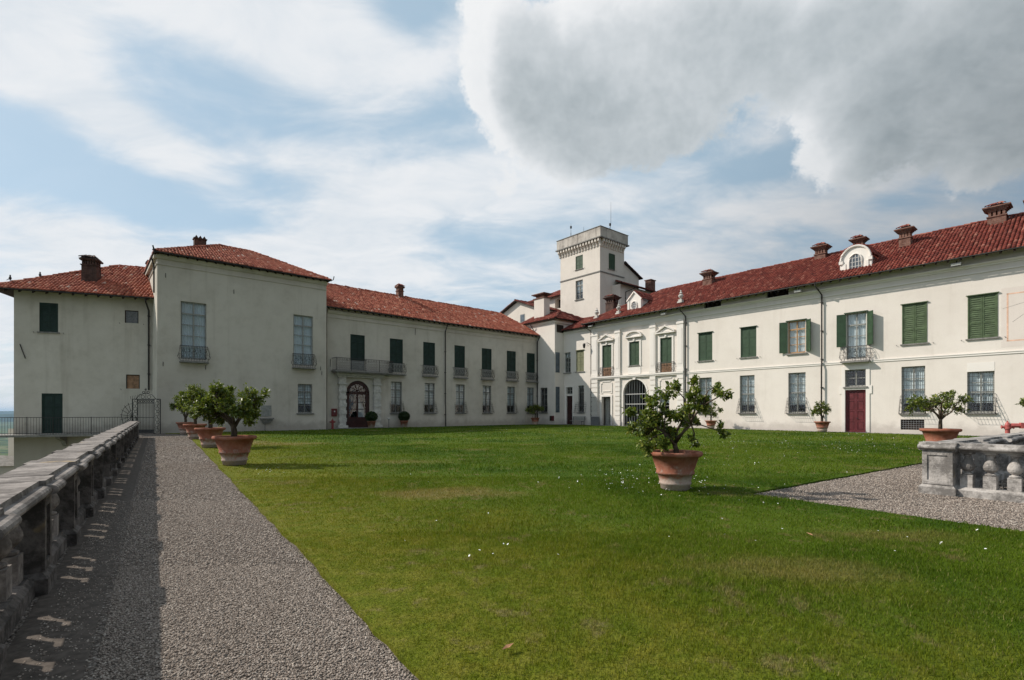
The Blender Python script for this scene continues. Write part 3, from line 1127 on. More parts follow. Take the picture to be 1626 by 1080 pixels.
def dormer(b, u, y, z0, w, h, style):
    """white stucco dormer: arched head with round-topped window, or pediment with an oval window"""
    mb = MB()
    hw = w / 2
    if style == 'arched':
        n = 14
        arc = [(hw * .92 * math.cos(PI * k / n), h * .52 + h * .48 * math.sin(PI * k / n)) for k in range(n + 1)]
        out = [(-hw, 0), (hw, 0), (hw, h * .40), (hw * .92, h * .42)] + arc + [(-hw * .92, h * .42), (-hw, h * .40)]
    else:
        n = 14
        out = [(-hw, 0), (hw, 0), (hw, h * .60), (0, h * .97), (-hw, h * .60)]
    mb.prism_y(out, 0, .3)
    if style == 'arched':
        mb.prism_y([(-hw * .82, 0), (hw * .82, 0), (hw * .82, h * .5)] + [(hw * .8 * math.cos(PI * k / n), h * .5 + h * .40 * math.sin(PI * k / n)) for k in range(1, n)] + [(-hw * .82, h * .5)], .3, 2.6)
        for a0 in range(n):   # moulded rim
            pass
        rim = [(hw * .95 * math.cos(PI * k / n), -.06, h * .52 + h * .48 * math.sin(PI * k / n)) for k in range(n + 1)]
        mb.tube(rim, .075, 5)
        for sx in (-1, 1):
            mb.box(sx * hw * .93 - .13, sx * hw * .93 + .13, -.10, 0, h * .40, h * .52)
            mb.box(sx * hw * .72 - .10, sx * hw * .72 + .10, -.05, 0, 0, h * .40)
    else:
        mb.prism_y([(-hw * .8, 0), (hw * .8, 0), (hw * .8, h * .55), (0, h * .86), (-hw * .8, h * .55)], .3, 2.8)
        for sx in (-1, 1):
            mb.tube([(sx * hw * 1.06, -.05, h * .60), (0, -.05, h * .99)], .09, 4)
            mb.box(sx * hw * .85 - .12, sx * hw * .85 + .12, -.06, 0, 0, h * .60)
    o = put('dormer', mb.mesh('dormer', 'stucco'), b, (u, y, z0))
    # window
    wm = MB()
    if style == 'arched':
        ww, wh, zz = w * .40, h * .62, h * .10
        n2 = 10
        prof = [(-ww / 2, zz), (ww / 2, zz), (ww / 2, zz + wh * .55)] + [(ww / 2 * math.cos(PI * k / n2), zz + wh * .55 + wh * .45 * math.sin(PI * k / n2)) for k in range(1, n2)] + [(-ww / 2, zz + wh * .55)]
    else:
        ww, wh, zz = w * .40, h * .42, h * .14
        prof = [(ww / 2 * math.cos(2 * PI * k / 16), zz + wh / 2 + wh / 2 * math.sin(2 * PI * k / 16)) for k in range(16)]
    ring = [(x, -.05, z) for x, z in prof] + [(prof[0][0], -.05, prof[0][1])]
    wm.tube(ring, .06, 4)
    wo = put('window', wm.mesh('window', 'stucco'), o)
    g = MB()
    g.prism_y(prof, -.012, -.004)
    put('pane', g.mesh('pane', 'pane_dark'), wo)
    bars = MB()
    for k in (-1, 0, 1):
        x = k * ww * .25
        hh = wh * (.5 if style != 'arched' else .62) * (1 if k == 0 else .85)
        zc = zz + wh / 2
        bars.box(x - .022, x + .022, -.045, -.013, zc - wh * .46 * (1 if k == 0 else .9 if style == 'arched' else .8), zc + wh * .46 * (1 if k == 0 else .8))
    for k in range(1, 4):
        z = zz + wh * k / 4
        hwid = ww / 2 * (0.96 if style == 'arched' and k < 3 else .80)
        bars.box(-hwid, hwid, -.04, -.016, z - .02, z + .02)
    put('glazing_bars', bars.mesh('glazing_bars', 'iron_white'), wo)
    # little tiled roof
    V, F, off = [], [], 0
    for sx in (-1, 1):
        for i in range(12):
            yy = .05 + i * .22
            if style == 'arched':
                v1 = (sx * hw * .98, yy, h * .62); v2 = (sx * .12, yy, h * 1.03)
            else:
                v1 = (sx * hw * 1.1, yy, h * .60); v2 = (sx * .05, yy, h * 1.02)
            if style == 'arched':
                mid = (sx * hw * .72, yy, h * .90)
                for P, Q in ((v1, mid), (mid, v2)):
                    v, f = ridge_tiles(P, Q, .10, .36); V.append(v); F.append(f + off); off += len(v)
            else:
                v, f = ridge_tiles(v1, v2, .10, .36); V.append(v); F.append(f + off); off += len(v)
    put('roof_tiles', np_mesh('roof_tiles', np.concatenate(V), np.concatenate(F), 'tile_red'), o, kind='stuff')
    return o


M['pane_dark'] = plain('dormer_glass', (0.10, 0.12, 0.14), 0.12, 0.3, 2, 0.6)


def urn(b, u, y, z):
    def make():
        m = MB()
        m.box(-.26, .26, -.26, .26, 0, .14)
        m.box(-.18, .18, -.18, .18, .14, .34)
        m.lathe([(.10, .34), (.07, .42), (.16, .50), (.24, .64), (.25, .74), (.13, .84), (.10, .90), (.19, .94), (.12, 1.0), (.05, 1.08), (.08, 1.14), (.04, 1.22), (.01, 1.26)], 12)
        return m.mesh('urn', 'white_stone', False)
    return put('urn', cached('urn', make), b, (u, y, z))


def floodlight(F, u, y, z, label):
    m = MB()
    m.add([(-.24, -.16, -.10), (.24, -.16, -.10), (.24, .10, -.02), (-.24, .10, -.02), (-.24, -.20, .02), (.24, -.20, .02), (.24, .06, .14), (-.24, .06, .14)],
          [(0, 3, 2, 1), (4, 5, 6, 7), (0, 1, 5, 4), (1, 2, 6, 5), (2, 3, 7, 6), (3, 0, 4, 7)])
    o = put('floodlight', cached('flood', lambda: m.mesh('floodlight', 'lamp_grey')), None, F.w(u, y, z), F.a, label, 'floodlight', 'floodlights under the eaves')
    br = MB()
    br.tube([(0, .06, .12), (0, .16, .26), (0, .34, .30)], .03, 5)
    put('bracket', cached('flood_br', lambda: br.mesh('bracket', 'iron')), o)
    return o


# ================================================================== THE GROUND
def ground_poly(name, pts, z, mat, kind='structure', edge=0.0, edge_mat=None):
    import bmesh
    bm = bmesh.new()
    vs = [bm.verts.new((x, y, z)) for x, y in pts]
    f = bm.faces.new(vs)
    if edge:
        lo = [bm.verts.new((x, y, z - edge)) for x, y in pts]
        n = len(pts)
        for i in range(n):
            bm.faces.new((vs[i], lo[i], lo[(i + 1) % n], vs[(i + 1) % n]))
    bmesh.ops.triangulate(bm, faces=[f])
    bmesh.ops.recalc_face_normals(bm, faces=bm.faces)
    me = bpy.data.meshes.new(name)
    bm.to_mesh(me)
    bm.free()
    me.materials.append(M[mat])
    return put(name, me, kind=kind)


def xy(v):
    return (v.x, v.y)


TERRACE = [(6.2, -12), (-23.35, 31.2), (-28.4, 36.2), (-46, 46), (-46, 90), (60, 110), (90, -12)]
WELL = [xy(FB.w(.47, .47)), xy(FB.w(6.4, .47)), xy(FB.w(6.4, 10.6)), xy(FB.w(.47, 10.6))]
ground_poly('gravel_terrace', [(90, -12)] + [WELL[1], WELL[0], WELL[3], WELL[2], WELL[1]] + [(90, -12.001)] + TERRACE[:-1], 0.0, 'gravel')
LAWN = [(0.91, 0.9), (-22.6, 35.0), xy(FL.w(.4, -.9)), xy(FL.w(12.1, -.9)), xy(FM.w(.9, -1.15)), xy(FM.w(24.9, -1.2)), xy(FR.w(-3.4, -1.3)),
        xy(FR.w(46, -1.2)), (27.1, 25.9), (4.5, 9.6), (10.7, 0.9)]
def ragged(pts, k0, k1, amp=.014, step=.22):
    """the same outline with the edge from point k0 to point k1 made uneven"""
    (xa, ya), (xb, yb) = pts[k0], pts[k1]
    L = math.hypot(xb - xa, yb - ya)
    n = int(L / step)
    nx, ny = -(yb - ya) / L, (xb - xa) / L
    out, w_ = [], 0.0
    for i in range(1, n):
        w_ = .6 * w_ + random.gauss(0, amp * .7)
        t = i / n
        out.append((xa + (xb - xa) * t + nx * w_, ya + (yb - ya) * t + ny * w_))
    return pts[:k0 + 1] + out + pts[k0 + 1:]


LAWN = ragged(LAWN, 9, 10)
LAWN = ragged(LAWN, 8, 9)
LAWN = ragged(LAWN, 0, 1)
ground_poly('lawn', LAWN, 0.035, 'lawn', edge=0.05)
PAVE = [xy(FL.w(.4, -.88)), xy(FL.w(12.1, -.88)), xy(FM.w(.9, -1.13)), xy(FM.w(24.9, -1.18)), xy(FR.w(-3.4, -1.28)), xy(FR.w(46, -1.18)),
        xy(FR.w(46, .3)), xy(FR.w(-6, .3)), xy(FM.w(26, .3)), xy(FM.w(0, .3)), xy(FL.w(12, .3)), xy(FL.w(.4, .3))]
ground_poly('pavement', PAVE, 0.03, 'stone_grey', edge=0.05)
# bare trodden earth strip along the balustrades
EARTH = [(-.985 + .71 * 6, -6), (-.985 - .71 * 30.5, 30.5), (-.985 - .71 * 30.5 + .42, 30.5 + .26), (-.985 + .71 * 6 + .36, -6 + .26)]
M['earth'] = plain('trodden_earth', (0.105, 0.088, 0.075), 0.95, 0.3, 12, 0.1, 0, 0.6)
ground_poly('earth_strip', EARTH, 0.004, 'earth')
EARTH2 = [xy(FB.w(-.25, -.45)), xy(FB.w(8, -.5)), xy(FB.w(8, 0.3)), xy(FB.w(.3, .3)), xy(FB.w(.3, 11)), xy(FB.w(-.3, 11))]
ground_poly('earth_strip', EARTH2, 0.004, 'earth')

# below the terrace: retaining wall, falling slope, plain and far hills
rw = MB()
for a, c in (((6.2, -12), (-23.35, 31.2)), ((-23.35, 31.2), (-28.4, 36.2)), ((-28.4, 36.2), (-46, 46))):
    rw.poly([(a[0], a[1], -9), (a[0], a[1], -0.006), (c[0], c[1], -0.006), (c[0], c[1], -9)])
put('retaining_wall', rw.mesh('retaining_wall', 'plaster_grey_shaded'), label='grey rendered retaining wall dropping away below the terrace balustrade', cat='wall')
gx = np.concatenate([-np.geomspace(30000, 60, 46), np.linspace(-50, 90, 12), np.geomspace(120, 30000, 24)])
gy = np.concatenate([-np.geomspace(3000, 60, 12), np.linspace(-40, 160, 14), np.geomspace(200, 32000, 40)])
GX, GY = np.meshgrid(gx, gy, indexing='ij')
dist = np.hypot(np.minimum(GX + 24, 0), 0) + np.maximum(0, GY - 110) + np.maximum(0, -12 - GY) + np.maximum(0, GX - 90)
GZ = -9.5 - 190 * (1 - np.exp(-dist / 420.0)) + np.where(dist > 300, 6 * np.sin(GX / 700) * np.cos(GY / 900), 0)
idx = np.arange(GX.size).reshape(GX.shape)
Fq = np.stack([idx[:-1, :-1].ravel(), idx[1:, :-1].ravel(), idx[1:, 1:].ravel(), idx[:-1, 1:].ravel()], axis=1)
me = np_mesh('valley_terrain', np.stack([GX.ravel(), GY.ravel(), GZ.ravel()], axis=1), Fq, 'terrain')
me.polygons.foreach_set('use_smooth', [True] * len(me.polygons))
put('valley_terrain', me, kind='structure')


def hill_range(R0, base, amp, seed, az0=-85, az1=85):
    az = np.radians(np.linspace(az0, az1, 160))
    rr = np.linspace(0, 1, 9)
    r2 = np.random.default_rng(seed)
    ph = r2.uniform(0, 6.28, 6)
    prof = sum(np.sin(az * f + p) / (i + 1.2) for i, (f, p) in enumerate(zip((3.1, 7.3, 13.7, 23, 41, 77), ph)))
    prof = 0.72 + 0.16 * prof
    V = []
    for t in rr:
        R = R0 * (1 + 0.12 * (t - .5))
        h = base + amp * prof * math.sin(PI * t) ** 0.8
        V.append(np.stack([R * np.sin(az), R * np.cos(az), h], axis=1))
    V = np.concatenate(V)
    n = len(az)
    i = np.arange((len(rr) - 1) * n).reshape(len(rr) - 1, n)[:, :-1].ravel()
    F = np.stack([i, i + 1, i + n + 1, i + n], axis=1)
    me = np_mesh('hills', V, F, 'hill')
    me.polygons.foreach_set('use_smooth', [True] * len(me.polygons))
    return put('hills', me, kind='structure')


hill_range(14000, -200, 235, 3)
hill_range(22000, -200, 300, 5)

# ================================================================== RIGHT WING
b = building('palace_wing', FR, 'long sunlit white palace wing with green shutters and dark red roof, right of the court', 'palace wing')
AV = [(1.55, 2.79, 5.40, 8.90), (5.21, 6.41, 6.42, 8.88), (8.97, 10.24, 5.40, 8.86), (1.46, 2.70, 0.0, 3.20), (4.39, 7.33, 0.0, 4.95), (8.82, 9.95, 1.45, 3.40)]
UP = [(13.04, 14.42), (17.04, 18.40), (20.95, 22.27), (25.11, 26.38), (28.52, 29.90), (31.98, 33.40), (38.4, 39.8)]
LO = [(13.09, 14.36), (16.97, 18.25), (20.98, 22.28), (28.48, 29.80), (38.4, 39.7)]
ops = list(AV) + [(a, c, 6.30, 8.92) for a, c in UP[:2]] + [(UP[2][0], UP[2][1], 6.3, 8.92), (UP[3][0], UP[3][1], 5.5, 8.95)]
ops += [(a, c, 6.30, 9.10) for a, c in UP[4:]] + [(a, c, 1.46, 4.72) for a, c in LO]
ops += [(31.95, 33.25, 1.50, 4.15), (25.03, 26.36, 3.44, 4.71), (25.03, 26.36, 0.02, 3.20), (28.43, 29.75, .30, 1.02), (13.6, 15.25, 11.15, 11.75), (19.25, 21.0, 11.15, 11.75)]
wall(b, 0, 46, -.1, 12.0, ops, 'plaster_white', D=11, arches=[(4.39, 7.33, 3.48, 4.95)])
RZ, RO = 11.50, 0.95
roof(b, [((-.75, -RO, RZ), (46.6, -RO, RZ), (46.6, 5.5, 15.2), (5.7, 5.5, 15.2)),
         ((-.75, 11.95, RZ), (-.75, -RO, RZ), (5.7, 5.5, 15.2), (5.7, 5.5, 15.2)),
         ((46.6, 11.95, RZ), (-.75, 11.95, RZ), (5.7, 5.5, 15.2), (46.6, 5.5, 15.2))],
     [((-.75, -RO, RZ), (5.7, 5.5, 15.2)), ((-.75, 11.95, RZ), (5.7, 5.5, 15.2)), ((5.7, 5.5, 15.2), (46.6, 5.5, 15.2))], 'tile_red', tiled=(0, 1))
rafters(b, -.5, 46, -RO + .03, RZ, 0.574, 0.62, .85)
gutter(b, [(-.8, -RO - .05, RZ - .03), (46.6, -RO - .05, RZ - .05)], .045)
cn = MB()    # frieze and cornice below the eaves
for (u0, u1) in ((0, 46),):
    cn.prism_x([(0.002, 10.88), (-.06, 10.88), (-.09, 10.96), (-.20, 11.03), (-.22, 11.10), (0.002, 11.10)], u0, u1)
    cn.box(u0 - .02, u1, -.07, -.001, 10.48, 10.56)
put('cornice', cn.mesh('cornice', 'stucco'), b)
sc_ = MB()
sc_.box(11.95, 46, -.045, -.001, 5.18, 5.36)
sc_.box(11.95, 46, -.075, -.0455, 5.30, 5.36)
put('string_course', sc_.mesh('string_course', 'stucco'), b)

# avant-corps with pilasters
for (u0, u1) in ((0.03, .92), (3.33, 4.02), (7.78, 8.44), (10.86, 11.56)):
    p = MB()
    p.box(u0, u1, -.16, -.001, 5.46, 10.47)
    p.box(u0 + .13, u1 - .13, -.185, -.1605, 6.2, 9.6)
    p.box(u0 - .05, u1 + .05, -.21, -.001, 10.05, 10.22)
    p.box(u0 - .05, u1 + .05, -.20, -.001, 5.461, 5.75)
    z = 0.62
    p.box(u0 - .06, u1 + .06, -.22, -.001, .04, .60)
    while z < 5.0:
        p.box(u0, u1, -.17, -.001, z, z + .42)
        p.box(u0 + .04, u1 - .04, -.11, -.0015, z + .421, z + .519)
        z += .52
    put('pilaster', p.mesh('pilaster', 'stucco'), b)
p = MB()
p.box(0, 11.6, -.20, -.001, 5.16, 5.28)
p.box(0, 11.6, -.26, -.001, 5.281, 5.44)
put('entablature', p.mesh('entablature', 'stucco'), b)
p = MB()
p.box(0, 11.6, -.10, -.001, 10.561, 10.875)
put('frieze', p.mesh('frieze', 'stucco'), b)
for k, (uc, kind) in enumerate(((2.17, 'tri'), (5.81, 'seg'), (9.60, 'tri'))):
    m = MB()
    z, hw = 9.32, 1.04
    m.box(uc - hw, uc + hw, -.30, -.001, z, z + .11)
    if kind == 'tri':
        for sx in (-1, 1):
            m.add([(uc + sx * hw, -.30, z + .111), (uc + sx * hw, -.30, z + .25), (uc, -.30, z + .80), (uc, -.30, z + .66),
                   (uc + sx * hw, -.001, z + .111), (uc + sx * hw, -.001, z + .25), (uc, -.001, z + .80), (uc, -.001, z + .66)],
                  [(0, 1, 2, 3), (7, 6, 5, 4), (1, 5, 6, 2), (0, 3, 7, 4), (0, 4, 5, 1), (3, 2, 6, 7)])
        m.prism_y([(uc - hw * .8, z + .112), (uc + hw * .8, z + .112), (uc, z + .62)], -.10, -.001)
        m.prism_y([(uc - hw * .4, z + .18), (uc + hw * .4, z + .18), (uc, z + .42)], -.13, -.1005)
    else:
        n = 14
        for q in range(n):
            a0, a1 = PI * q / n, PI * (q + 1) / n
            f0, f1 = (math.cos(a0), math.sin(a0)), (math.cos(a1), math.sin(a1))
            P = [(uc + hw * f0[0], z + .115 + .60 * f0[1]), (uc + hw * f1[0], z + .115 + .60 * f1[1]), (uc + hw * .86 * f1[0], z + .115 + .46 * f1[1]), (uc + hw * .86 * f0[0], z + .115 + .46 * f0[1])]
            m.prism_y(P[::-1], -.30, -.001)
        m.prism_y([(uc + hw * .84 * math.cos(PI * q / n), z + .113 + .44 * math.sin(PI * q / n)) for q in range(n + 1)], -.10, -.001)
    m.box(uc - .10, uc + .10, -.16, -.001, z - .34, z - .001)
    ztop = 8.88
    w = .62
    zb = 5.46 if kind == 'tri' else 6.30
    m.box(uc - w - .22, uc - w - .04, -.07, -.001, zb, ztop + .18)
    m.box(uc + w + .04, uc + w + .22, -.07, -.001, zb, ztop + .18)
    m.box(uc - w - .04, uc + w + .04, -.07, -.001, ztop + .02, ztop + .18)
    put('pediment', m.mesh('pediment', 'stucco'), b)
for (u0, u1, zb, pan) in ((1.55, 2.79, 6.40, 1), (5.21, 6.41, 6.42, 0), (8.97, 10.24, 6.35, 1)):
    o = closed_shutters(b, u0, u1, zb, 8.88, 'green', sill=not pan, louvre=False, hood=False)
    if pan:
        m = MB()
        m.box(u0 + .03, u1 - .03, .03, .09, 5.43, zb - .01)
        for q in range(1, 4):
            m.box(u0 + .03 + (u1 - u0 - .06) * q / 4 - .012, u0 + .03 + (u1 - u0 - .06) * q / 4 + .012, .015, .0295, 5.5, zb - .05)
        put('lower_panel', m.mesh('lower_panel', 'wood_brown'), o)
        belly_balcony(b, (u0 + u1) / 2, 5.46, 1.75, 'iron', .98, .34, slab=False)
    else:
        m = MB()
        m.box(u0 - .2, u1 + .2, -.05, -.001, 5.5, 6.2)
        put('apron', m.mesh('apron', 'stucco'), b)
for uc in (2.10, 9.62):    # shouldered frames above the side doors
    m = MB()
    w, z0, z1 = .80, 3.62, 4.92
    for (x0, x1, a, c) in ((-w, -w + .09, z0, z1 - .2), (w - .09, w, z0, z1 - .2), (-w + .2, w - .2, z1 - .09, z1), (-w + .25, w - .25, z0 + .14, z0 + .22),
                           (-w, -w + .28, z0 - .08, z0 - .001), (w - .28, w, z0 - .08, z0 - .001), (-w + .0905, -w + .2, z1 - .29, z1 - .2), (w - .2, w - .0905, z1 - .29, z1 - .2)):
        m.box(uc + x0, uc + x1, -.06, -.001, a, c)
    put('frame_moulding', m.mesh('frame_moulding', 'stucco'), b)
m = MB()
m.box(1.46 - .22, 1.458, -.08, -.001, .05, 3.4); m.box(2.702, 2.92, -.08, -.001, .05, 3.4); m.box(1.458, 2.702, -.08, -.001, 3.203, 3.4)
put('door_surround', m.mesh('door_surround', 'stucco'), b)
m = MB()
m.box(1.5, 2.10, .55, .60, .02, 3.15)
m.box(1.56, 2.04, .53, .549, .3, 1.4); m.box(1.56, 2.04, .53, .549, 1.6, 2.95)
put('door_leaf', m.mesh('door_leaf', 'wood_grey'), b)
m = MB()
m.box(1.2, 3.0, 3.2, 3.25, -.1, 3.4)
put('passage_dark_panel', m.mesh('passage_dark_panel', 'dark'), b)  # black panel paints the darkness inside the doorway
# the barred archway
m = MB()
r, cx, sp, ry = 1.47, 5.86, 3.48, 1.47
for k in range(1, 9):
    x = cx - r + 2 * r * k / 9
    zt = sp + ry * math.sqrt(max(0, 1 - ((x - cx) / r) ** 2))
    m.tube([(x, .18, .03), (x, .18, zt)], .028, 4)
for z in (1.2, 2.35, 3.40):
    m.box(cx - r + .01, cx + r - .01, .145, .17, z - .035, z + .035)
put('arch_grille', m.mesh('arch_grille', 'iron_white'), b)
m = MB()
for k in range(15):
    a0, a1 = PI * k / 15, PI * (k + 1) / 15
    P = [(cx + 1.475 * math.cos(a0), sp + 1.475 * math.sin(a0)), (cx + 1.66 * math.cos(a0), sp + 1.60 * math.sin(a0)), (cx + 1.66 * math.cos(a1), sp + 1.60 * math.sin(a1)), (cx + 1.475 * math.cos(a1), sp + 1.475 * math.sin(a1))]
    m.prism_y(P, -.05, -.001)
m.box(cx - 1.66, cx - 1.475, -.05, -.001, .04, sp); m.box(cx + 1.475, cx + 1.66, -.05, -.001, .04, sp)
m.prism_y([(cx - .14, 4.90), (cx + .14, 4.90), (cx + .20, 5.155), (cx - .20, 5.155)], -.16, -.051)
put('arch_moulding', m.mesh('arch_moulding', 'stucco'), b)
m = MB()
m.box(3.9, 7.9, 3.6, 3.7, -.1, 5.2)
put('passage_dark_panel', m.mesh('passage_dark_panel', 'dark'), b)  # black panel paints the darkness behind the arch
casement(b, 8.82, 9.95, 1.45, 3.40, 3, 0, 'wood_grey', curtain=.5)

# main stretch: upper windows
for (a, c) in UP[:2]:
    closed_shutters(b, a, c, 6.30, 8.92, 'green', louvre=False)
for (a, c) in UP[4:]:
    closed_shutters(b, a, c, 6.30, 9.10, 'green_pale', louvre=True, y=.0)


def open_window(b, a, c, z0, z1, frame):
    o = casement(b, a, c, z0, z1, 4, 1, frame, curtain=.95, sill=None if z0 < 6 else 'stone_grey', y=.12)
    lw = .60
    me = shutter_mesh(lw, z1 - z0 - .1 if z0 > 6 else 2.45, 'green', False)
    zz = z1 - (z1 - z0 - .1 if z0 > 6 else 2.45) - .03
    put('shutter', me, o, (a - .02, -.02, zz), rz=PI + .22)
    put('shutter', me, o, (c + .05, -.03, zz), rz=-.72)
    m = MB()
    m.box(a - .12, c + .12, -.14, -.001, z1 + .005, z1 + .07)
    put('window_hood', m.mesh('window_hood', 'green'), o)
    return o


open_window(b, UP[2][0], UP[2][1], 6.30, 8.92, 'wood_orange')
open_window(b, UP[3][0], UP[3][1], 5.50, 8.95, 'wood_grey')
belly_balcony(b, 25.75, 5.36, 1.75, 'iron', 1.08, .36)
# lower windows
for (a, c) in LO:
    casement(b, a, c, 1.46, 4.72, 4, 2, 'wood_grey', curtain=.80, grid=(5, 10))
    belly_cage(b, (a + c) / 2, 1.40, 1.45, 'iron')
o = casement(b, 31.95, 33.25, 1.50, 4.15, 4, 2, 'wood_grey', curtain=.76, grid=(5, 9))
belly_cage(b, 32.6, 1.42, 1.45, 'iron')
m = MB()
m.box(31.95, 33.25, -.012, -.001, 4.16, 4.74)
put('blank_panel', m.mesh('blank_panel', 'stucco'), b)
casement(b, 25.03, 26.36, 3.44, 4.71, 2, 0, 'wood_grey', curtain=0, grid=(6, 5))
o = door_leaves(b, 25.03, 26.36, 0.02, 3.20, 'door_red', panels=4)
m = MB()
m.box(24.80, 25.028, -.05, -.001, .04, 4.95); m.box(26.362, 26.60, -.05, -.001, .04, 4.95)
m.box(25.028, 26.362, -.05, -.001, 4.713, 4.95); m.box(25.028, 26.362, -.04, -.001, 3.203, 3.437)
m.box(24.66, 24.799, -.05, -.001, 2.9, 3.5); m.box(26.601, 26.74, -.05, -.001, 2.9, 3.5)
put('door_surround', m.mesh('door_surround', 'stucco'), b)
m = MB()
m.box(28.43, 29.75, .20, .24, .30, 1.02)
put('cellar_vent', m.mesh('cellar_vent', 'wood_dark'), b)
m = MB()
for k in range(1, 9):
    x = 28.43 + 1.32 * k / 9
    m.tube([(x, .06, .30), (x, .06, 1.02)], .014, 3)
for k in range(1, 5):
    m.tube([(28.43, .06, .30 + .144 * k), (29.75, .06, .30 + .144 * k)], .014, 3)
put('cellar_grille', m.mesh('cellar_grille', 'iron_grey'), b)
for (u0, u1) in ((13.6, 15.25), (19.25, 21.0)):
    m = MB()
    m.box(u0, u1, .5, .54, 11.1, 11.8)
    for k in range(1, 4):
        x = u0 + (u1 - u0) * k / 4
        m.box(x - .06, x + .06, .02, .12, 11.15, 11.75)
    put('attic_opening', m.mesh('attic_opening', 'wood_dark'), b)
# painted sundial panel
m = MB()
m.box(33.55, 38.0, -.004, -.001, 5.60, 9.30)
fr_ = put('sundial_fresco', m.mesh('sundial_fresco', 'fresco'), b)
m = MB()
for (u0, u1, z0, z1) in ((33.80, 33.88, 5.95, 8.95), (33.80, 37.7, 8.87, 8.95), (33.80, 37.7, 5.95, 6.03), (37.62, 37.7, 5.95, 8.95)):
    m.box(u0, u1, -.0065, -.0045, z0 + .001 * (u1 - u0 > 1), z1 - .001 * (u1 - u0 < 1))
put('painted_border', m.mesh('painted_border', 'orange_paint'), fr_)
m = MB()
for k in range(7):
    a = PI * (1.08 + .84 * k / 6)
    m.tube([(35.75, -.006, 8.6), (35.75 + 2.2 * math.cos(a), -.006, 8.6 + 2.3 * math.sin(a))], .008, 3)
m.tube([(35.75, -.0, 8.6), (35.75, -.45, 7.9)], .014, 4)
put('hour_lines', m.mesh('hour_lines', 'wood_grey'), fr_)
downpipe(b, 11.80, 11.42, .03, top=(11.65, -RO - .02), y=-.14)
downpipe(b, 23.48, 11.42, .03, top=(23.3, -RO - .02), y=-.14, kink=5.0)
downpipe(b, -.06, 11.42, .03, top=(-.55, -RO - .02), y=-.10)
# things standing on the roof
for (u, y, z0, z1, w, d) in ((32.9, 4.7, 14.0, 16.05, .95, .8), (27.96, 3.6, 13.3, 15.62, .72, .62), (24.4, 5.6, 14.5, 16.25, .75, .6), (21.75, 5.0, 14.3, 16.15, .85, .7),
                             (11.94, 4.0, 13.6, 15.75, .95, .8), (34.9, 3.9, 13.4, 15.75, .8, .7)):
    chimney(b, u, y, z0, z1, w, d, 'flared', 'brick')
chimney(b, .48, 3.0, 12.6, 15.1, 1.15, .95, 'flared', 'brick_dark')
dormer(b, 25.55, .55, 12.05, 2.05, 2.05, 'arched')
dormer(b, 5.40, .55, 12.0, 1.75, 2.3, 'pediment')
for u in (11.25, 3.80, .74):
    urn(b, u, -.05, 12.05 if u > .8 else 12.0)

for k, (u, lab) in enumerate(((.35, 'pale floodlight under the eaves at the far corner of the right wing'), (9.75, 'pale floodlight under the eaves above the third pedimented window'),
                              (21.95, 'pale floodlight under the eaves just left of the downpipe by the red door'), (31.5, 'pale floodlight under the eaves left of the sundial fresco'))):
    floodlight(FR, u, -.62, 11.16, lab)

# ================================================================== LEFT WING (in shade)
b = building('palace_wing', FM, 'shaded cream palace wing with arched brown door and narrow iron balconies beyond the lawn', 'palace wing')
SH = [(2.14, 3.55), (6.12, 7.54), (9.86, 11.28), (13.72, 15.10), (17.43, 18.85), (21.14, 22.55), (24.35, 25.70)]
GR = [(6.24, 7.44), (10.03, 11.25), (13.90, 15.10), (17.58, 18.80), (21.22, 22.45), (24.42, 25.60)]
ops = [(a, c, 5.40, 8.66) for a, c in SH] + [(a, c, 1.42, 4.48) for a, c in GR] + [(1.72, 4.05, 0.02, 4.42)]
wall(b, 0, 26.15, -.1, 11.15, ops, 'plaster_grey_shaded', D=11, arches=[(1.72, 4.05, 3.25, 4.42)])
MZ, MO = 10.80, 0.50
roof(b, [((-.35, -MO, MZ), (26.4, -MO, MZ), (24.7, 5.5, 14.25), (-.35, 5.5, 14.25)), ((26.4, 11.5, MZ), (-.35, 11.5, MZ), (-.35, 5.5, 14.25), (24.7, 5.5, 14.25))],
     [((-.35, 5.5, 14.25), (24.7, 5.5, 14.25)), ((26.4, -MO, MZ), (24.7, 5.5, 14.25))], 'tile_orange', tiled=(0,))
rafters(b, 0, 26.2, -MO + .03, MZ, 0.575, .6, .5)
m = MB()
m.box(0, 26.14, -.06, -.001, 9.95, 10.02)
m.prism_x([(0.002, 10.30), (-.06, 10.30), (-.18, 10.48), (-.20, 10.58), (0.002, 10.58)], 0, 26.14)
put('cornice', m.mesh('cornice', 'plaster_grey_shaded'), b)
for i, (a, c) in enumerate(SH):
    o = closed_shutters(b, a, c, 6.30, 8.66, 'green_dark', sill=False, louvre=True, hood=False)
    m = MB()
    m.box(a + .03, c - .03, .07, .11, 5.42, 6.29)
    m.box(a + .16, (a + c) / 2 - .07, .05, .0695, 5.56, 6.15); m.box((a + c) / 2 + .07, c - .16, .05, .0695, 5.56, 6.15)
    put('lower_panel', m.mesh('lower_panel', 'wood_grey'), o)
    if i > 0:
        belly_balcony(b, (a + c) / 2, 5.22, 1.62, 'iron', 1.06, .34)
for (a, c) in GR:
    casement(b, a, c, 1.42, 4.48, 4, 1, 'wood_grey', curtain=.72, grid=(6, 12))
    belly_cage(b, (a + c) / 2, 1.38, 1.45, 'iron', 1.15, .45)
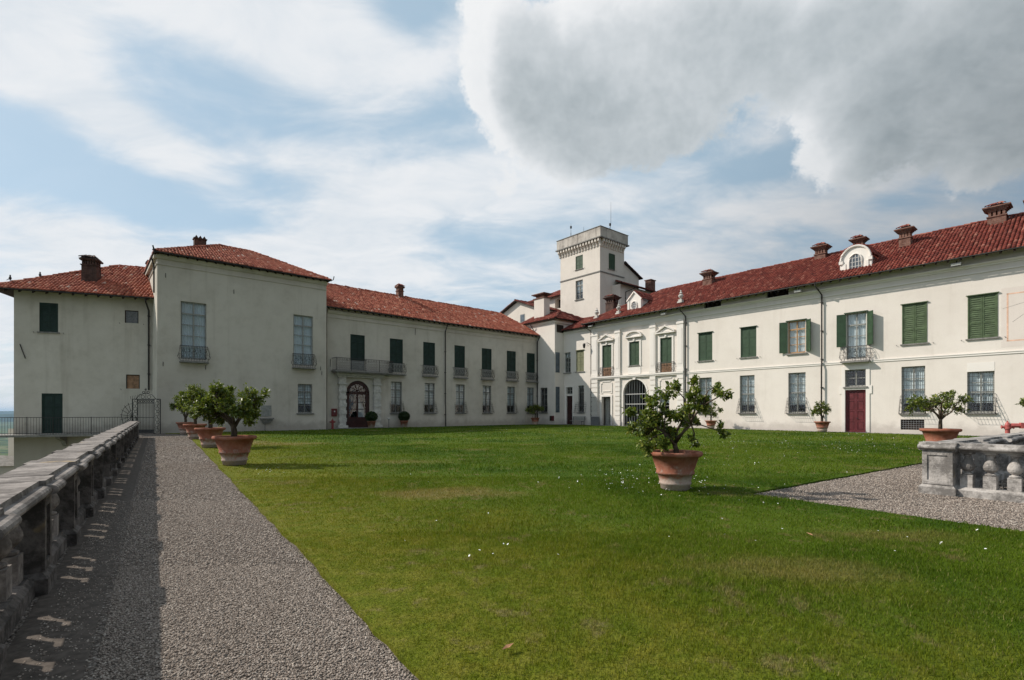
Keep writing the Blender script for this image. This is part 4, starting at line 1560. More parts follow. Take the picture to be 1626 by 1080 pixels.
# long balcony over the portal
m = MB()
m.box(.35, 5.95, -1.05, -.001, 5.12, 5.22); m.box(.45, 5.85, -.95, -.001, 5.02, 5.119)
bal = put('balcony', m.mesh('balcony', 'stone_grey'), b)
m = MB()
L_, h_ = 5.5, 1.12
for k in range(5):
    x = .42 + L_ * k / 4
    m.tube([(x, -1.0, 5.22), (x, -1.0, 5.22 + h_)], .025, 4)
for z in (5.28, 5.22 + h_):
    m.tube([(.42, 0, z), (.42, -1.0, z), (.42 + L_, -1.0, z), (.42 + L_, 0, z)], .022, 4)
n = 34
for k in range(n):
    x = .42 + L_ * (k + .5) / n
    m.tube([(x, -1.0, 5.28), (x, -1.0, 5.22 + h_)], .009, 3)
    for z, rr in ((5.42, .075), (5.62, .10), (5.86, .10), (6.10, .08), (6.24, .05)):
        m.ring((x, -1.0, z), rr, .010, 8)
for k in range(5):
    for sx in (.42, .42 + L_):
        m.tube([(sx, -1.0 + .2 * k, 5.28), (sx, -1.0 + .2 * k, 5.22 + h_)], .010, 3)
put('balcony_railing', m.mesh('balcony_railing', 'iron'), bal)
# portal
for u0, u1 in ((.96, 1.66), (4.32, 5.05)):
    m = MB()
    m.box(u0 - .10, u1 + .10, -.42, -.001, .035, .32)
    z = .321
    i = 0
    while z < 3.7:
        e = .0 if i % 2 == 0 else .05
        m.box(u0 - e + .05, u1 + e - .05, -.30 - e, -.001, z, z + .335)
        z += .337
        i += 1
    m.box(u0 - .06, u1 + .06, -.38, -.001, z, z + .13)
    m.box(u0 + .03, u1 - .03, -.30, -.001, z + .131, 4.68)
    m.box(u0 + .15, u1 - .15, -.33, -.301, z + .3, 4.5)
    put('portal_pilaster', m.mesh('portal_pilaster', 'white_stone'), b)
m = MB()
m.box(.80, 5.25, -.34, -.001, 4.681, 4.82); m.box(.72, 5.33, -.50, -.001, 4.821, 5.018)
put('portal_lintel', m.mesh('portal_lintel', 'white_stone'), b)
m = MB()
a_, c_, sp_, tp_ = 1.72, 4.05, 3.25, 4.42
cx_ = (a_ + c_) / 2
n = 16
arc = [(cx_ - 1.165 * math.cos(PI * k / n), sp_ + 1.17 * math.sin(PI * k / n)) for k in range(n + 1)]
inn = [(cx_ - .80 * math.cos(PI * k / n), sp_ + .18 + .66 * math.sin(PI * k / n)) for k in range(n + 1)]
for k in range(n):
    m.prism_y([arc[k], inn[k], inn[k + 1], arc[k + 1]], .12, .22)
m.box(a_, a_ + .36, .12, .22, .03, sp_); m.box(c_ - .36, c_, .12, .22, .03, sp_)
m.box(a_ + .361, c_ - .361, .10, .22, sp_ - .10, sp_ + .175)
m.box(cx_ - .06, cx_ + .06, .10, .22, 1.05, sp_ - .101)
m.box(a_ + .361, c_ - .361, .11, .22, .03, 1.049)
for z in (1.75, 2.4):
    m.box(a_ + .361, cx_ - .061, .14, .20, z, z + .07); m.box(cx_ + .061, c_ - .361, .14, .20, z, z + .07)
for k in range(1, 5):
    a = PI * k / 5
    m.tube([(cx_, .15, sp_ + .19), (cx_ + .79 * math.cos(a), .15, sp_ + .18 + .65 * math.sin(a))], .03, 4)
dr = put('door', m.mesh('door', 'door_dark'), b)
for (x0, x1) in ((a_ + .36, cx_ - .06), (cx_ + .06, c_ - .36)):
    for z0, z1 in ((1.05, 1.75), (1.82, 2.4), (2.47, 3.15)):
        g = MB()
        g.poly([(x0, .17, z0), (x1, .17, z0), (x1, .17, z1), (x0, .17, z1)])
        put('pane', g.mesh('pane', 'glass'), dr)
g = MB()
g.poly([(x, .17, z) for x, z in inn] )
put('pane', g.mesh('pane', 'glass'), dr)
g = MB()    # drawn-back door curtain
for sx, x0 in ((1, a_ + .2), (-1, c_ - .2)):
    pts = [(x0, 1.0), (x0 + sx * .15, 1.0), (x0 + sx * .25, 1.9), (x0 + sx * .9, 3.2), (x0, 3.2)]
    g.poly([(x, .34, z) for x, z in pts])
put('curtain', g.mesh('curtain', 'wood_dark'), dr)
g = MB()
g.box(cx_ + .08, c_ - .3, .50, .52, .6, 3.2)
put('blind', g.mesh('blind', 'blind'), dr)
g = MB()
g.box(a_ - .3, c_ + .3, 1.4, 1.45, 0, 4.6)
put('hall_dark_panel', g.mesh('hall_dark_panel', 'dark'), dr)  # black panel stands for the unlit hall
m = MB()
m.box(.75, 5.25, -.55, -.43, .032, .10)
put('door_step', m.mesh('door_step', 'stone_grey'), b)
downpipe(b, 12.48, 10.72, .03, top=(12.48, -MO - .02), kink=2.1)
downpipe(b, 26.0, 10.85, .03, top=(26.05, -MO - .02), y=-.14)
gutter(b, [(-.35, -MO - .05, MZ - .03), (26.4, -MO - .05, MZ - .03)], .065)
chimney(b, 10.2, 5.4, 13.6, 15.62, .62, .55, 'gabled', 'brick')
m = MB()
for (u, z) in ((8.9, 9.6), (.25, 5.9), (25.2, .7)):
    m.tube([(u, -.05, z - .35), (u + .03, -.05, z + .35)], .02, 4)
put('tie_anchor', m.mesh('tie_anchor', 'iron'), b)

# fire point and hydrant beside the portal
m = MB()
m.box(-.23, .23, -.16, 0, -.34, .34)
o = put('fire_hose_box', m.mesh('fire_hose_box', 'red_paint'), None, FM.w(.60, -.005, 1.49), FM.a, 'red fire hose box on the shaded wall left of the arched door', 'fire box')
m = MB()
m.box(-.19, .19, -.175, -.161, -.30, .30)
put('box_door', m.mesh('box_door', 'door_red'), o)
m = MB()
m.box(-.06, .06, -.182, -.176, .02, .15)
put('badge', m.mesh('badge', 'lamp_grey'), o)


def hydrant(loc, rz, label, s=1.0, pipe=False, mat='red_paint'):
    m = MB()
    m.lathe([(.15, 0), (.15, .05), (.10, .07), (.095, .5), (.13, .52), (.13, .58), (.11, .60), (.105, .74), (.07, .84), (.03, .87), (.03, .93), (.0, .93)], 12)
    o = put('hydrant', m.mesh('hydrant', mat), None, loc, rz, label, 'hydrant', scale=(s, s, s))
    for sx in (-1, 1):
        n = MB()
        n.tube([(sx * .09, 0, .62), (sx * .20, 0, .62)], .065, 8)
        n.tube([(sx * .20, 0, .62), (sx * .235, 0, .62)], .085, 8)
        put('outlet', n.mesh('outlet', mat), o)
    if pipe:
        n = MB()
        n.tube([(.12, .0, .70), (1.5, .0, .70)], .11, 8)
        n.tube([(1.5, .0, .80), (1.5, .0, 0)], .10, 8)
        n.box(.45, .55, -.13, .13, .56, .84)
        put('pipe', n.mesh('pipe', mat), o)
    return o


hydrant(FM.w(.26, -.55, .03), FM.a, 'small red hydrant standing on the pavement below the fire hose box')
hydrant((27.15, 27.6, .035), -.5, 'faded red hydrant with a horizontal pipe behind the stone well balustrade', 1.12, True, 'red_faded')

# ================================================================== CORNER PAVILION (left block)
b = building('corner_pavilion', FL, 'tall shaded cream pavilion with two long windows and hipped tile roof', 'pavilion')
ops = [(1.42, 3.06, 5.45, 9.70), (9.35, 10.96, 5.45, 9.70), (9.71, 10.90, 1.44, 3.90)]
wall(b, 0, 12.1, -9, 13.25, ops, 'plaster_grey_shaded', D=10)
LZ, LO_ = 12.92, 0.48
ap, aq = (4.75, 5.0, 15.70), (7.15, 5.0, 15.70)
c0, c1, c2, c3 = (-.20, -LO_, LZ), (12.1 + .22, -LO_, LZ), (12.1 + .22, 10.4, LZ), (-.20, 10.4, LZ)
roof(b, [(c0, c1, aq, ap), (c1, c2, aq, aq), (c3, c0, ap, ap), (c2, c3, ap, aq)], [(c0, ap), (c1, aq), (ap, aq), (c2, aq), (c3, ap)], 'tile_orange', tiled=(0, 1, 2))
rafters(b, 0, 12.1, -LO_ + .03, LZ, .51, .6, .45)
m = MB()
m.box(-.05, 12.15, -.055, -.001, 12.12, 12.18)
m.prism_x([(0.002, 12.55), (-.08, 12.55), (-.24, 12.82), (0.002, 12.82)], -.05, 12.15)
m.box(-.06, -.001, 0.003, 9.9, 12.12, 12.18)
m.box(-.20, -.001, 0.003, 9.9, 12.6, 12.82)
put('cornice', m.mesh('cornice', 'plaster_grey_shaded'), b)
for (a, c) in ((1.42, 3.06), (9.35, 10.96)):
    casement(b, a, c, 5.47, 9.70, 5, 1, 'wood_grey', curtain=.98, blind='blind', sill=None, y=.10, sashbar=.06)
    belly_balcony(b, (a + c) / 2, 5.30, 1.72, 'iron', 1.12, .40)
casement(b, 9.71, 10.90, 1.44, 3.90, 4, 1, 'wood_grey', curtain=.68, grid=(6, 10))
m = MB()
for (u, z) in ((.35, 5.0), (3.0, 4.9), (11.6, 5.3), (4.9, 10.9), (.5, 11.4), (11.7, 4.9)):
    m.tube([(u, -.03, z - .16), (u, -.05, z + .16)], .02, 4)
put('tie_anchor', m.mesh('tie_anchor', 'iron'), b)
m = MB()    # wall basin with slate tablet
m.box(6.85, 7.62, -.05, -.001, 1.18, 2.06)
o = put('wall_tablet', m.mesh('wall_tablet', 'wood_grey'), b)
m = MB()
m.frustum(6.98, 7.50, -.22, -.002, .62, 6.78, 7.70, -.36, -.002, .95)
m.box(6.74, 7.74, -.40, -.002, .951, 1.06)
m.tube([(7.12, -.12, .62), (7.12, -.12, .04)], .03, 5)
put('basin', m.mesh('basin', 'stone_grey'), o)
chimney(b, 3.36, 4.9, 14.6, 16.15, .85, .6, 'broken', 'brick_dark')
chimney(b, .25, 8.4, 12.4, 14.35, .5, .5, 'broken', 'brick_dark')
gutter(b, [(-.25, 10, LZ - .03), (-.25, -LO_ - .05, LZ - .03), (12.36, -LO_ - .05, LZ - .03)], .05)
m = MB()
m.tube([(-.24, .8, LZ - .05), (-.22, .8, LZ - .35), (-.12, .8, LZ - .8), (-.12, .8, 10.2)], .055, 6)
put('downpipe', m.mesh('downpipe', 'copper'), b)
m = MB()
m.tube([(12.32, -LO_, LZ), (12.47, -LO_ - .15, LZ + .05), (12.52, -LO_ - .2, LZ + .35)], .04, 5)
put('eave_finial', m.mesh('eave_finial', 'iron'), b)
m = MB()
m.tube([(-.2, -LO_, LZ), (-.3, -LO_ - .1, LZ + .35)], .05, 5)
put('eave_finial', m.mesh('eave_finial', 'iron'), b)

# ================================================================== ANNEX HOUSE (far left)
b = building('annex_house', FH, 'lower shaded house at the far left with overhanging tiled eaves and big brick chimney', 'house')
ops = [(1.42, 2.50, 7.30, 9.40), (6.50, 7.36, 8.25, 9.20), (6.58, 7.44, 3.30, 4.36), (1.55, 2.76, .02, 2.88)]
wall(b, 0, 9.2, -10, 10.45, ops, 'plaster_grey_shaded', D=9)
HZ, HO = 10.06, 1.0
roof(b, [((-1.0, -HO, HZ), (9.1, -HO, HZ), (9.1, 5, 13.65), (4.6, 5, 13.65)), ((-1.0, 10, HZ), (-1.0, -HO, HZ), (4.6, 5, 13.65), (4.6, 5, 13.65))],
     [((-1.0, -HO, HZ), (4.6, 5, 13.65)), ((4.6, 5, 13.65), (9.1, 5, 13.65))], 'tile_orange', tiled=(0, 1))
rafters(b, -.8, 8.9, -HO + .03, HZ, .6, .7, .95)
closed_shutters(b, 1.42, 2.50, 7.30, 9.40, 'green_dark', sill=True, hood=False)
closed_shutters(b, 6.50, 7.36, 8.25, 9.20, 'iron_grey', sill=False, louvre=False, hood=False, frame_mat='wood_dark')
closed_shutters(b, 6.58, 7.44, 3.30, 4.36, 'wood_brown', sill=False, louvre=False, hood=False, frame_mat='wood_dark')
closed_shutters(b, 1.55, 2.76, .02, 2.88, 'green_dark', sill=False, hood=False, name='shuttered_door')
chimney(b, 3.93, 1.5, 10.9, 13.45, .95, .82, 'gabled', 'brick_dark', 'brick_dark')
downpipe(b, 8.05, 10.0, 3.2, top=(8.05, -HO + .1), y=-.14, r=.06)
m = MB()
m.tube([(.35, -.04, 6.35), (.65, -.04, 5.35)], .035, 4)
put('tie_anchor', m.mesh('tie_anchor', 'iron'), b)
gutter(b, [(-1.0, -HO - .04, HZ - .02), (9.0, -HO - .04, HZ - .02)], .05)
# balcony along it
m = MB()
m.box(-3.2, 7.7, -1.35, -.002, -.20, -.05)
m.box(-3.2, -.002, -.001, 1.5, -.20, -.05)
bal = put('balcony', m.mesh('balcony', 'stone_grey'), b)
for u in (-.9, 2.9, 5.4):
    m = MB()
    m.prism_x([(-.003, -.201), (-1.1, -.201), (-1.1, -.32), (-.35, -.55), (-.003, -.95)], u - .13, u + .13)
    put('bracket', m.mesh('bracket', 'stone_grey'), bal)
m = MB()
m.tube([(-3.2, -1.3, 1.16), (7.65, -1.3, 1.16)], .022, 4)
m.tube([(-3.2, -1.3, .06), (7.65, -1.3, .06)], .018, 4)
k = -3.15
while k < 7.6:
    m.tube([(k, -1.3, -.04), (k, -1.3, 1.15)], .011, 3)
    k += .155
for u in (-3.0, -.55, -.22, 1.28, 2.72, 4.9, 7.6):
    m.tube([(u, -1.3, -.04), (u, -1.3, 1.2)], .026, 4)
for z in (.2, .45, .7, .95):
    m.ring((-.39, -1.3, z), .12, .02, 9)
put('balcony_railing', m.mesh('balcony_railing', 'iron'), bal)
for (u, y, t, rr, lab) in ((-.15, -.2, .6, .3, 'small dark bird perched on the roof hip of the far left house, nearer the eave'), (1.0, .35, .8, 2.6, 'small dark bird perched on the roof hip of the far left house, nearer the chimney')):
    m = MB()
    m.lathe([(.0, -.14), (.05, -.10), (.085, 0), (.06, .10), (.035, .14), (.05, .17), (.045, .22), (.0, .25)], 8)
    z = HZ + (u + 1.0) * .598 * .93 + .42
    o = put('bird', m.mesh('bird', 'bird'), None, FH.w(u, u * 1.0714 + .05, z), rr, lab, 'bird', 'birds on the roof')
    n = MB()
    n.add([(.03, -.03, -.02), (.03, .03, -.02), (-.22, .02, -.16), (-.22, -.02, -.16), (0, 0, .06)], [(0, 1, 2, 3), (0, 4, 1), (1, 4, 2), (2, 4, 3), (3, 4, 0)])
    put('tail', n.mesh('tail', 'bird'), o)
    n = MB()
    n.tube([(0, .03, -.12), (0, .03, -.24)], .012, 3); n.tube([(0, -.03, -.12), (0, -.03, -.24)], .012, 3)
    put('foot', n.mesh('foot', 'bird'), o)

# ================================================================== BLOCKS AROUND THE TOWER
b = building('corner_block', FN, 'sunlit white corner block with hipped roof between the shaded wing and the tower', 'house')
ops = [(.52, 1.78, 1.45, 4.45)]
wall(b, -3.0, 3.05, -.1, 12.75, ops, 'plaster_white', D=9)
casement(b, .52, 1.78, 1.45, 4.45, 4, 1, 'wood_grey', curtain=.0, grid=(6, 12))
belly_cage(b, 1.15, 1.40, 1.45, 'iron', 1.15, .4)
roof(b, [((-3.2, -.45, 12.5), (3.6, -.45, 12.5), (1.4, 2.6, 14.0), (-3.2, 2.6, 14.0)), ((3.6, -.45, 12.5), (3.6, 9, 12.5), (1.4, 2.6, 14.0), (1.4, 2.6, 14.0)),
         ((3.6, 9, 12.5), (-3.2, 9, 12.5), (-3.2, 2.6, 14.0), (1.4, 2.6, 14.0))],
     [((3.6, -.45, 12.5), (1.4, 2.6, 14.0)), ((-3.2, 2.6, 14), (1.4, 2.6, 14))], 'tile_red', tiled=(0, 1))
m = MB()
m.prism_x([(0.002, 12.1), (-.05, 12.1), (-.2, 12.35), (0.002, 12.35)], -3, 3.1)
m.box(3.051, 3.2, 0.0, 8, 12.1, 12.35)
put('cornice', m.mesh('cornice', 'stucco'), b)
m = MB()
m.box(-1.75, .05, 1.1, 2.1, 12.6, 15.75)
o = put('chimney', m.mesh('chimney', 'plaster_tower'), b)
m = MB()
m.box(-1.85, .15, 1.0, 2.2, 15.751, 15.85)
m.box(-1.55, -.15, 1.25, 1.95, 15.851, 16.15)
m.box(-1.8, .1, 1.0, 2.2, 16.151, 16.25)
m.box(-2.0, .3, .85, 2.35, 16.2505, 16.36)
put('chimney_cap', m.mesh('chimney_cap', 'brick'), o)
downpipe(b, -.55, 12.4, 10.2, top=(-.75, -.45), y=-.12)
m = MB()
m.box(3.055, 3.10, .12, .78, 6.2, 8.6)
put('side_window', m.mesh('side_window', 'pane_dark'), b)
m = MB()
m.box(3.055, 3.10, .14, .76, 1.45, 4.5)
put('side_window', m.mesh('side_window', 'pane_dark'), b)
m = MB()
m.box(3.055, 3.12, .3, 1.4, 11.0, 11.9)
put('attic_opening', m.mesh('attic_opening', 'wood_dark'), b)

b = building('link_building', FR, 'low white link between corner block and right wing, with dark red door and bench', 'house')
ops = [(-4.30, -3.32, 6.20, 8.62), (-2.42, -1.22, 6.22, 8.72), (-3.98, -3.02, .03, 3.42), (-4.0, -3.0, 3.62, 4.45), (-2.10, -1.22, 1.45, 4.58)]
wall(b, -5.2, -.003, -.1, 11.45, ops, 'plaster_white', D=4, sides=(False, False, True))
casement(b, -4.30, -3.32, 6.20, 8.62, 4, 1, 'wood_grey', curtain=.3)
closed_shutters(b, -2.42, -1.22, 6.22, 8.72, 'olive', louvre=True, hood=True)
door_leaves(b, -3.98, -3.02, .03, 3.42, 'door_dark', panels=4)
casement(b, -4.0, -3.0, 3.62, 4.45, 2, 0, 'wood_grey', curtain=0, sill=None)
casement(b, -2.10, -1.22, 1.45, 4.58, 4, 1, 'wood_grey', curtain=.1, grid=(5, 12))
belly_cage(b, -1.66, 1.40, 1.6, 'iron', 1.2, .5)
roof(b, [((-5.1, -.5, 11.2), (.4, -.5, 11.2), (.4, 3.5, 13.2), (-5.1, 3.5, 13.2))], [], 'tile_red', tiled=(0,))
m = MB()
m.prism_x([(0.002, 10.85), (-.05, 10.85), (-.2, 11.05), (0.002, 11.05)], -5.1, -.02)
put('cornice', m.mesh('cornice', 'stucco'), b)
m = MB()
m.box(-4.2, -2.8, -.06, -.001, 4.46, 4.6); m.box(-4.2, -3.99, -.05, -.001, .05, 4.45); m.box(-2.99, -2.8, -.05, -.001, .05, 4.45)
put('door_surround', m.mesh('door_surround', 'stucco'), b)

b = building('gable_house', FN, 'small white gabled house with red tiled roof rising behind the shaded wing', 'house')
G = Frame(FN.w(0, 4.2), FN.x)
b.location = G.o
m = MB()
gz = [(-11.7, 0), (-4.3, 0), (-4.3, 15.5), (-8.58, 17.05), (-11.7, 15.9)]
m.prism_y(gz, 0, 7)
put('wall', m.mesh('wall', 'plaster_tower'), b)
roof(b, [((-3.8, -.5, 15.40), (-3.8, 7, 15.40), (-8.58, 7, 17.22), (-8.58, -.5, 17.22)), ((-12.2, 7, 15.85), (-12.2, -.5, 15.85), (-8.58, -.5, 17.22), (-8.58, 7, 17.22))],
     [((-8.58, -.5, 17.22), (-8.58, 7, 17.22))], 'tile_red', tiled=(0, 1))
m = MB()
m.box(-8.0, -7.0, -.02, -.003, 14.05, 15.15)
o = put('window', m.mesh('window', 'wood_grey'), b)
m = MB()
m.box(-7.9, -7.1, -.03, -.0205, 14.12, 15.07)
put('pane', m.mesh('pane', 'pane_dark'), o)
m = MB()
m.box(-8.1, -6.9, -.10, -.003, 13.95, 14.045)
put('sill', m.mesh('sill', 'stone_grey'), o)

b = building('rear_building', FN, 'rear building with wide red tiled roof meeting the tower on its left side', 'house')
K = Frame(FN.w(0, 9.5), FN.x)
b.location = K.o
wall(b, -9.0, 2, -.1, 18.3, [(-6.4, -5.2, 16.4, 17.8, .8)], 'plaster_tower', D=6)
roof(b, [((-12.5, -.6, 18.05), (2, -.6, 18.05), (2, 5.5, 21.0), (-6.5, 5.5, 21.0)), ((-12.5, 10, 18.05), (-12.5, -.6, 18.05), (-6.5, 5.5, 21.0), (-6.5, 5.5, 21.0))],
     [((-12.5, -.6, 18.05), (-6.5, 5.5, 21.0))], 'tile_red', tiled=(0, 1))
m = MB()
m.box(-6.5, -5.1, .9, 1.0, 16.3, 17.9)
put('loggia_back', m.mesh('loggia_back', 'wood_dark'), b)

# ------------------------------------------------------------------ tower
b = building('tower', FT, 'square cream tower with corbelled parapet and antennas above the palace roofs', 'tower')
TW, TD = 7.0, 4.95
ops = [(2.81, 4.10, 20.45, 22.25), (2.81, 4.10, 16.45, 18.98)]
wall(b, 0, TW, -.1, 23.6, ops, 'plaster_tower', D=TD)
closed_shutters(b, 2.81, 4.10, 20.45, 22.25, 'green', louvre=False, hood=False)
casement(b, 2.81, 4.10, 16.45, 18.98, 4, 1, 'wood_grey', curtain=.6)
m = MB()
m.box(-.06, TW + .06, -.07, -.001, 19.35, 19.50)
m.box(TW + .001, TW + .07, .0, TD, 19.35, 19.50)
m.box(-.07, -.001, 0, TD, 19.35, 19.50)
put('string_course', m.mesh('string_course', 'stone_grey'), b)
def corb(x0, x1, y0, y1, dx, dy):
    """stepped bracket growing outward in direction (dx,dy)"""
    mm = MB()
    prof = [(.001, 22.62), (.10, 22.66), (.16, 22.9), (.30, 23.15), (.42, 23.22), (.42, 23.60), (.001, 23.60)]
    if dy:
        mm.prism_x([(-a, z) for a, z in prof], x0, x1)
    else:
        n_ = len(prof)
        vs = [(x0 + a, y0, z) for a, z in prof] + [(x0 + a, y1, z) for a, z in prof]
        mm.add(vs, [tuple(range(n_)), tuple(range(2 * n_ - 1, n_ - 1, -1))] + [(i, i + n_, (i + 1) % n_ + n_, (i + 1) % n_) for i in range(n_)])
    return mm
n = 15
for i in range(n):
    x = -.15 + (TW + .3 - .22) * i / (n - 1)
    put('corbel', cached('corb_f', lambda: corb(0, .22, 0, 0, 0, -1).mesh('corbel', 'plaster_tower')), b, (x, 0, 0))
for i in range(1, 11):
    y = (TD - .22) * i / 10 - .2
    put('corbel', cached('corb_s', lambda: corb(.001, .23, 0, .22, 1, 0).mesh('corbel', 'plaster_tower')), b, (TW, y, 0))
m = MB()
e = .50
m.box(-e, TW + e, -e, TD + e, 23.601, 23.74)
put('cornice', m.mesh('cornice', 'stone_grey'), b)
m = MB()
e, t = .36, .35
zt = 25.0
m.box(-e, TW + e, -e, -e + t, 23.741, zt); m.box(-e, TW + e, TD + e - t, TD + e, 23.741, zt)
m.box(-e, -e + t, -e + t + .001, TD + e - t - .001, 23.741, zt); m.box(TW + e - t, TW + e, -e + t + .001, TD + e - t - .001, 23.741, zt)
par = put('parapet', m.mesh('parapet', 'parapet'), b)
m = MB()
e2 = .42
m.box(-e2, TW + e2, -e2, -e2 + .45, zt + .001, zt + .07); m.box(-e2, TW + e2, TD + e2 - .45, TD + e2, zt + .001, zt + .07)
m.box(-e2, -e2 + .45, -e2 + .451, TD + e2 - .451, zt + .001, zt + .07); m.box(TW + e2 - .45, TW + e2, -e2 + .451, TD + e2 - .451, zt + .001, zt + .07)
put('coping', m.mesh('coping', 'stone_grey'), par)
# openings on the tower's right-hand face (built in that face's own axes)
o = closed_shutters(b, 1.75, 2.85, 20.05, 22.05, 'green', louvre=False, hood=False, y=-.10)
o.location, o.rotation_euler = (TW, 0, 0), (0, 0, PI / 2)
m = MB()
m.box(3.35, 3.62, -.02, -.002, 16.1, 17.9)
o = put('slit_window', m.mesh('slit_window', 'wood_dark'), b, (TW, 0, 0), PI / 2)
for (u, y, h, lab) in ((1.4, .6, 2.2, 'short dark antenna with a drum at the left of the tower parapet'), (7.0, 2.0, 5.0, 'tall thin antenna mast above the right side of the tower'), (3.9, .4, 1.0, 'short thin rod in the middle of the tower parapet')):
    m = MB()
    m.tube([(0, 0, 0), (0, 0, h * .35), ((.14 if h > 4 else 0), 0, h * .40)], .045, 5)
    m.tube([((.14 if h > 4 else 0), 0, h * .40), ((.14 if h > 4 else 0), 0, h)], .03, 4, .012)
    o = put('antenna', m.mesh('antenna', 'iron'), None, FT.w(u, y, 25.07 if y < 1 else 23.74), FT.a, lab, 'antenna', 'antennas on the tower')
    if h != 1.0:
        n_ = MB()
        n_.lathe([(.05, -.15), (.12, -.15), (.12, .15), (.05, .15)], 8, (.0, 0, h * .42 if h > 4 else h * .75))
        if h < 4:
            n_.lathe([(.05, 0), (.25, 0), (.25, .25), (.05, .25)], 8, (-.3, 0, 0))
        put('aerial_drum', n_.mesh('aerial_drum', 'iron'), o)

b = building('tower_annex', FS, 'narrow lean-to block with sloping roof against the right side of the tower', 'house')
m = MB()
m.add([(5.0, 0, 0), (8.5, 0, 0), (8.5, 6, 0), (5.0, 6, 0), (5.0, 0, 21.35), (8.5, 0, 20.0), (8.5, 6, 20.0), (5.0, 6, 21.35)],
      [(0, 3, 2, 1), (4, 5, 6, 7), (0, 1, 5, 4), (1, 2, 6, 5), (2, 3, 7, 6), (3, 0, 4, 7)])
put('wall', m.mesh('wall', 'plaster_tower'), b)
roof(b, [((9.0, -.35, 19.95), (9.0, 6, 19.95), (4.97, 6, 21.55), (4.97, -.35, 21.55))], [], 'tile_red', tiled=(0,))
b = building('rear_range', FS, 'low rear range with dark overhanging eaves to the right of the tower', 'house')
m = MB()
m.box(2.4, 13.5, -1.4, 1.2 - 1.205, -.1, 17.95)
put('wall', m.mesh('wall', 'plaster_tower'), b)
roof(b, [((1.6, -2.1, 17.85), (13.8, -2.1, 17.85), (13.8, 2.4, 19.7), (5.2, 2.4, 19.7))], [((1.6, -2.1, 17.85), (5.2, 2.4, 19.7))], 'tile_red', tiled=(0,))
downpipe(b, 3.4, 17.8, 15.0, top=(4.6, -2.05), y=-1.5)
m = MB()
m.box(9.6, 10.7, -1.2, -.3, 17.9, 19.75)
m.box(9.5, 10.8, -1.3, -.2, 19.751, 19.85)
put('chimney', m.mesh('chimney', 'brick'), b)

# ------------------------------------------------------------------ bench, boxes and signs in the far corner
m = MB()
o = put('garden_bench', None, None, FR.w(-1.75, -.55, .03), FR.a, 'slatted wooden bench against the link wall right of the dark red door', 'bench')
for k in range(4):
    q = MB(); q.box(-1.0, 1.0, -.22 + k * .12, -.13 + k * .12, .43, .47)
    put('seat_slat', q.mesh('seat_slat', 'wood_grey'), o)
for k in range(3):
    q = MB(); q.box(-1.0, 1.0, .26 + k * .02, .29 + k * .02, .58 + k * .14, .68 + k * .14)
    put('back_slat', q.mesh('back_slat', 'wood_grey'), o)
for sx in (-.85, .85):
    q = MB()
    q.tube([(sx, -.2, 0), (sx, -.2, .43)], .03, 4); q.tube([(sx, .2, 0), (sx, .24, .45), (sx, .33, .98)], .03, 4); q.tube([(sx, -.22, .41), (sx, .24, .41)], .03, 4)
    put('leg', q.mesh('leg', 'iron'), o)
for (F_, u, y, lab, mt, h) in ((FM, 5.75, -.5, 'low post lamp on the pavement right of the portal', 'iron_grey', .85),):
    q = MB()
    q.lathe([(.12, 0), (.12, .03), (.035, .05), (.035, h)], 8)
    o = put('post_lamp', q.mesh('post_lamp', mt), None, F_.w(u, y, .03), F_.a, lab, 'post lamp')
    q = MB()
    q.lathe([(.05, h - .10), (.17, h - .02), (.17, h + .03), (.02, h + .08)], 10)
    put('lamp_head', q.mesh('lamp_head', 'lamp_grey'), o)
for (u, lab, mt) in ((2.45, 'small dark meter box near the foot of the corner block wall', 'wood_dark'), (2.98 - .18, 'small dark red box at the corner of the corner block', 'door_red')):
    q = MB()
    q.box(-.14, .14, -.14, 0, -.3, .3)
    o = put('meter_box', q.mesh('meter_box', mt), None, FN.w(u, -.004, .75), FN.a, lab, 'meter box')
    q = MB()
    q.box(-.11, .11, -.15, -.1405, -.26, .26)
    put('box_door', q.mesh('box_door', mt), o)
# grey iron pen in front of the right wing's first bay
o = put('iron_screen', None, None, FR.w(.72, -.32, .03), FR.a, 'grey iron screen with solid foot beside the open doorway of the right wing', 'screen')
q = MB(); q.box(-.62, .62, -.02, .02, 0, .95)
put('foot_panel', q.mesh('foot_panel', 'iron_grey'), o)
q = MB()
for k in range(10):
    x = -.6 + 1.2 * k / 9
    q.tube([(x, 0, .95), (x, 0, 3.1)], .013, 3)
q.tube([(-.62, 0, 3.1), (.62, 0, 3.1)], .02, 4)
put('bars', q.mesh('bars', 'iron_grey'), o)
# wall lantern at the corner of the right wing
q = MB()
q.tube([(0, 0, 0), (-.25, -.25, .25), (-.5, -.5, .1)], .03, 4)
q.ring((-.2, -.2, .0), .16, .02, 8)
o = put('wall_lantern', q.mesh('wall_lantern', 'iron'), None, FR.w(-.1, -.12, 9.15), FR.a, 'black iron wall lantern on a scrolled bracket below the roof corner', 'lantern')
q = MB()
q.lathe([(.03, .25), (.16, .12), (.18, .08), (.11, -.30), (.02, -.36)], 6, (-.52, -.52, -.05))
put('lamp_body', q.mesh('lamp_body', 'iron'), o)

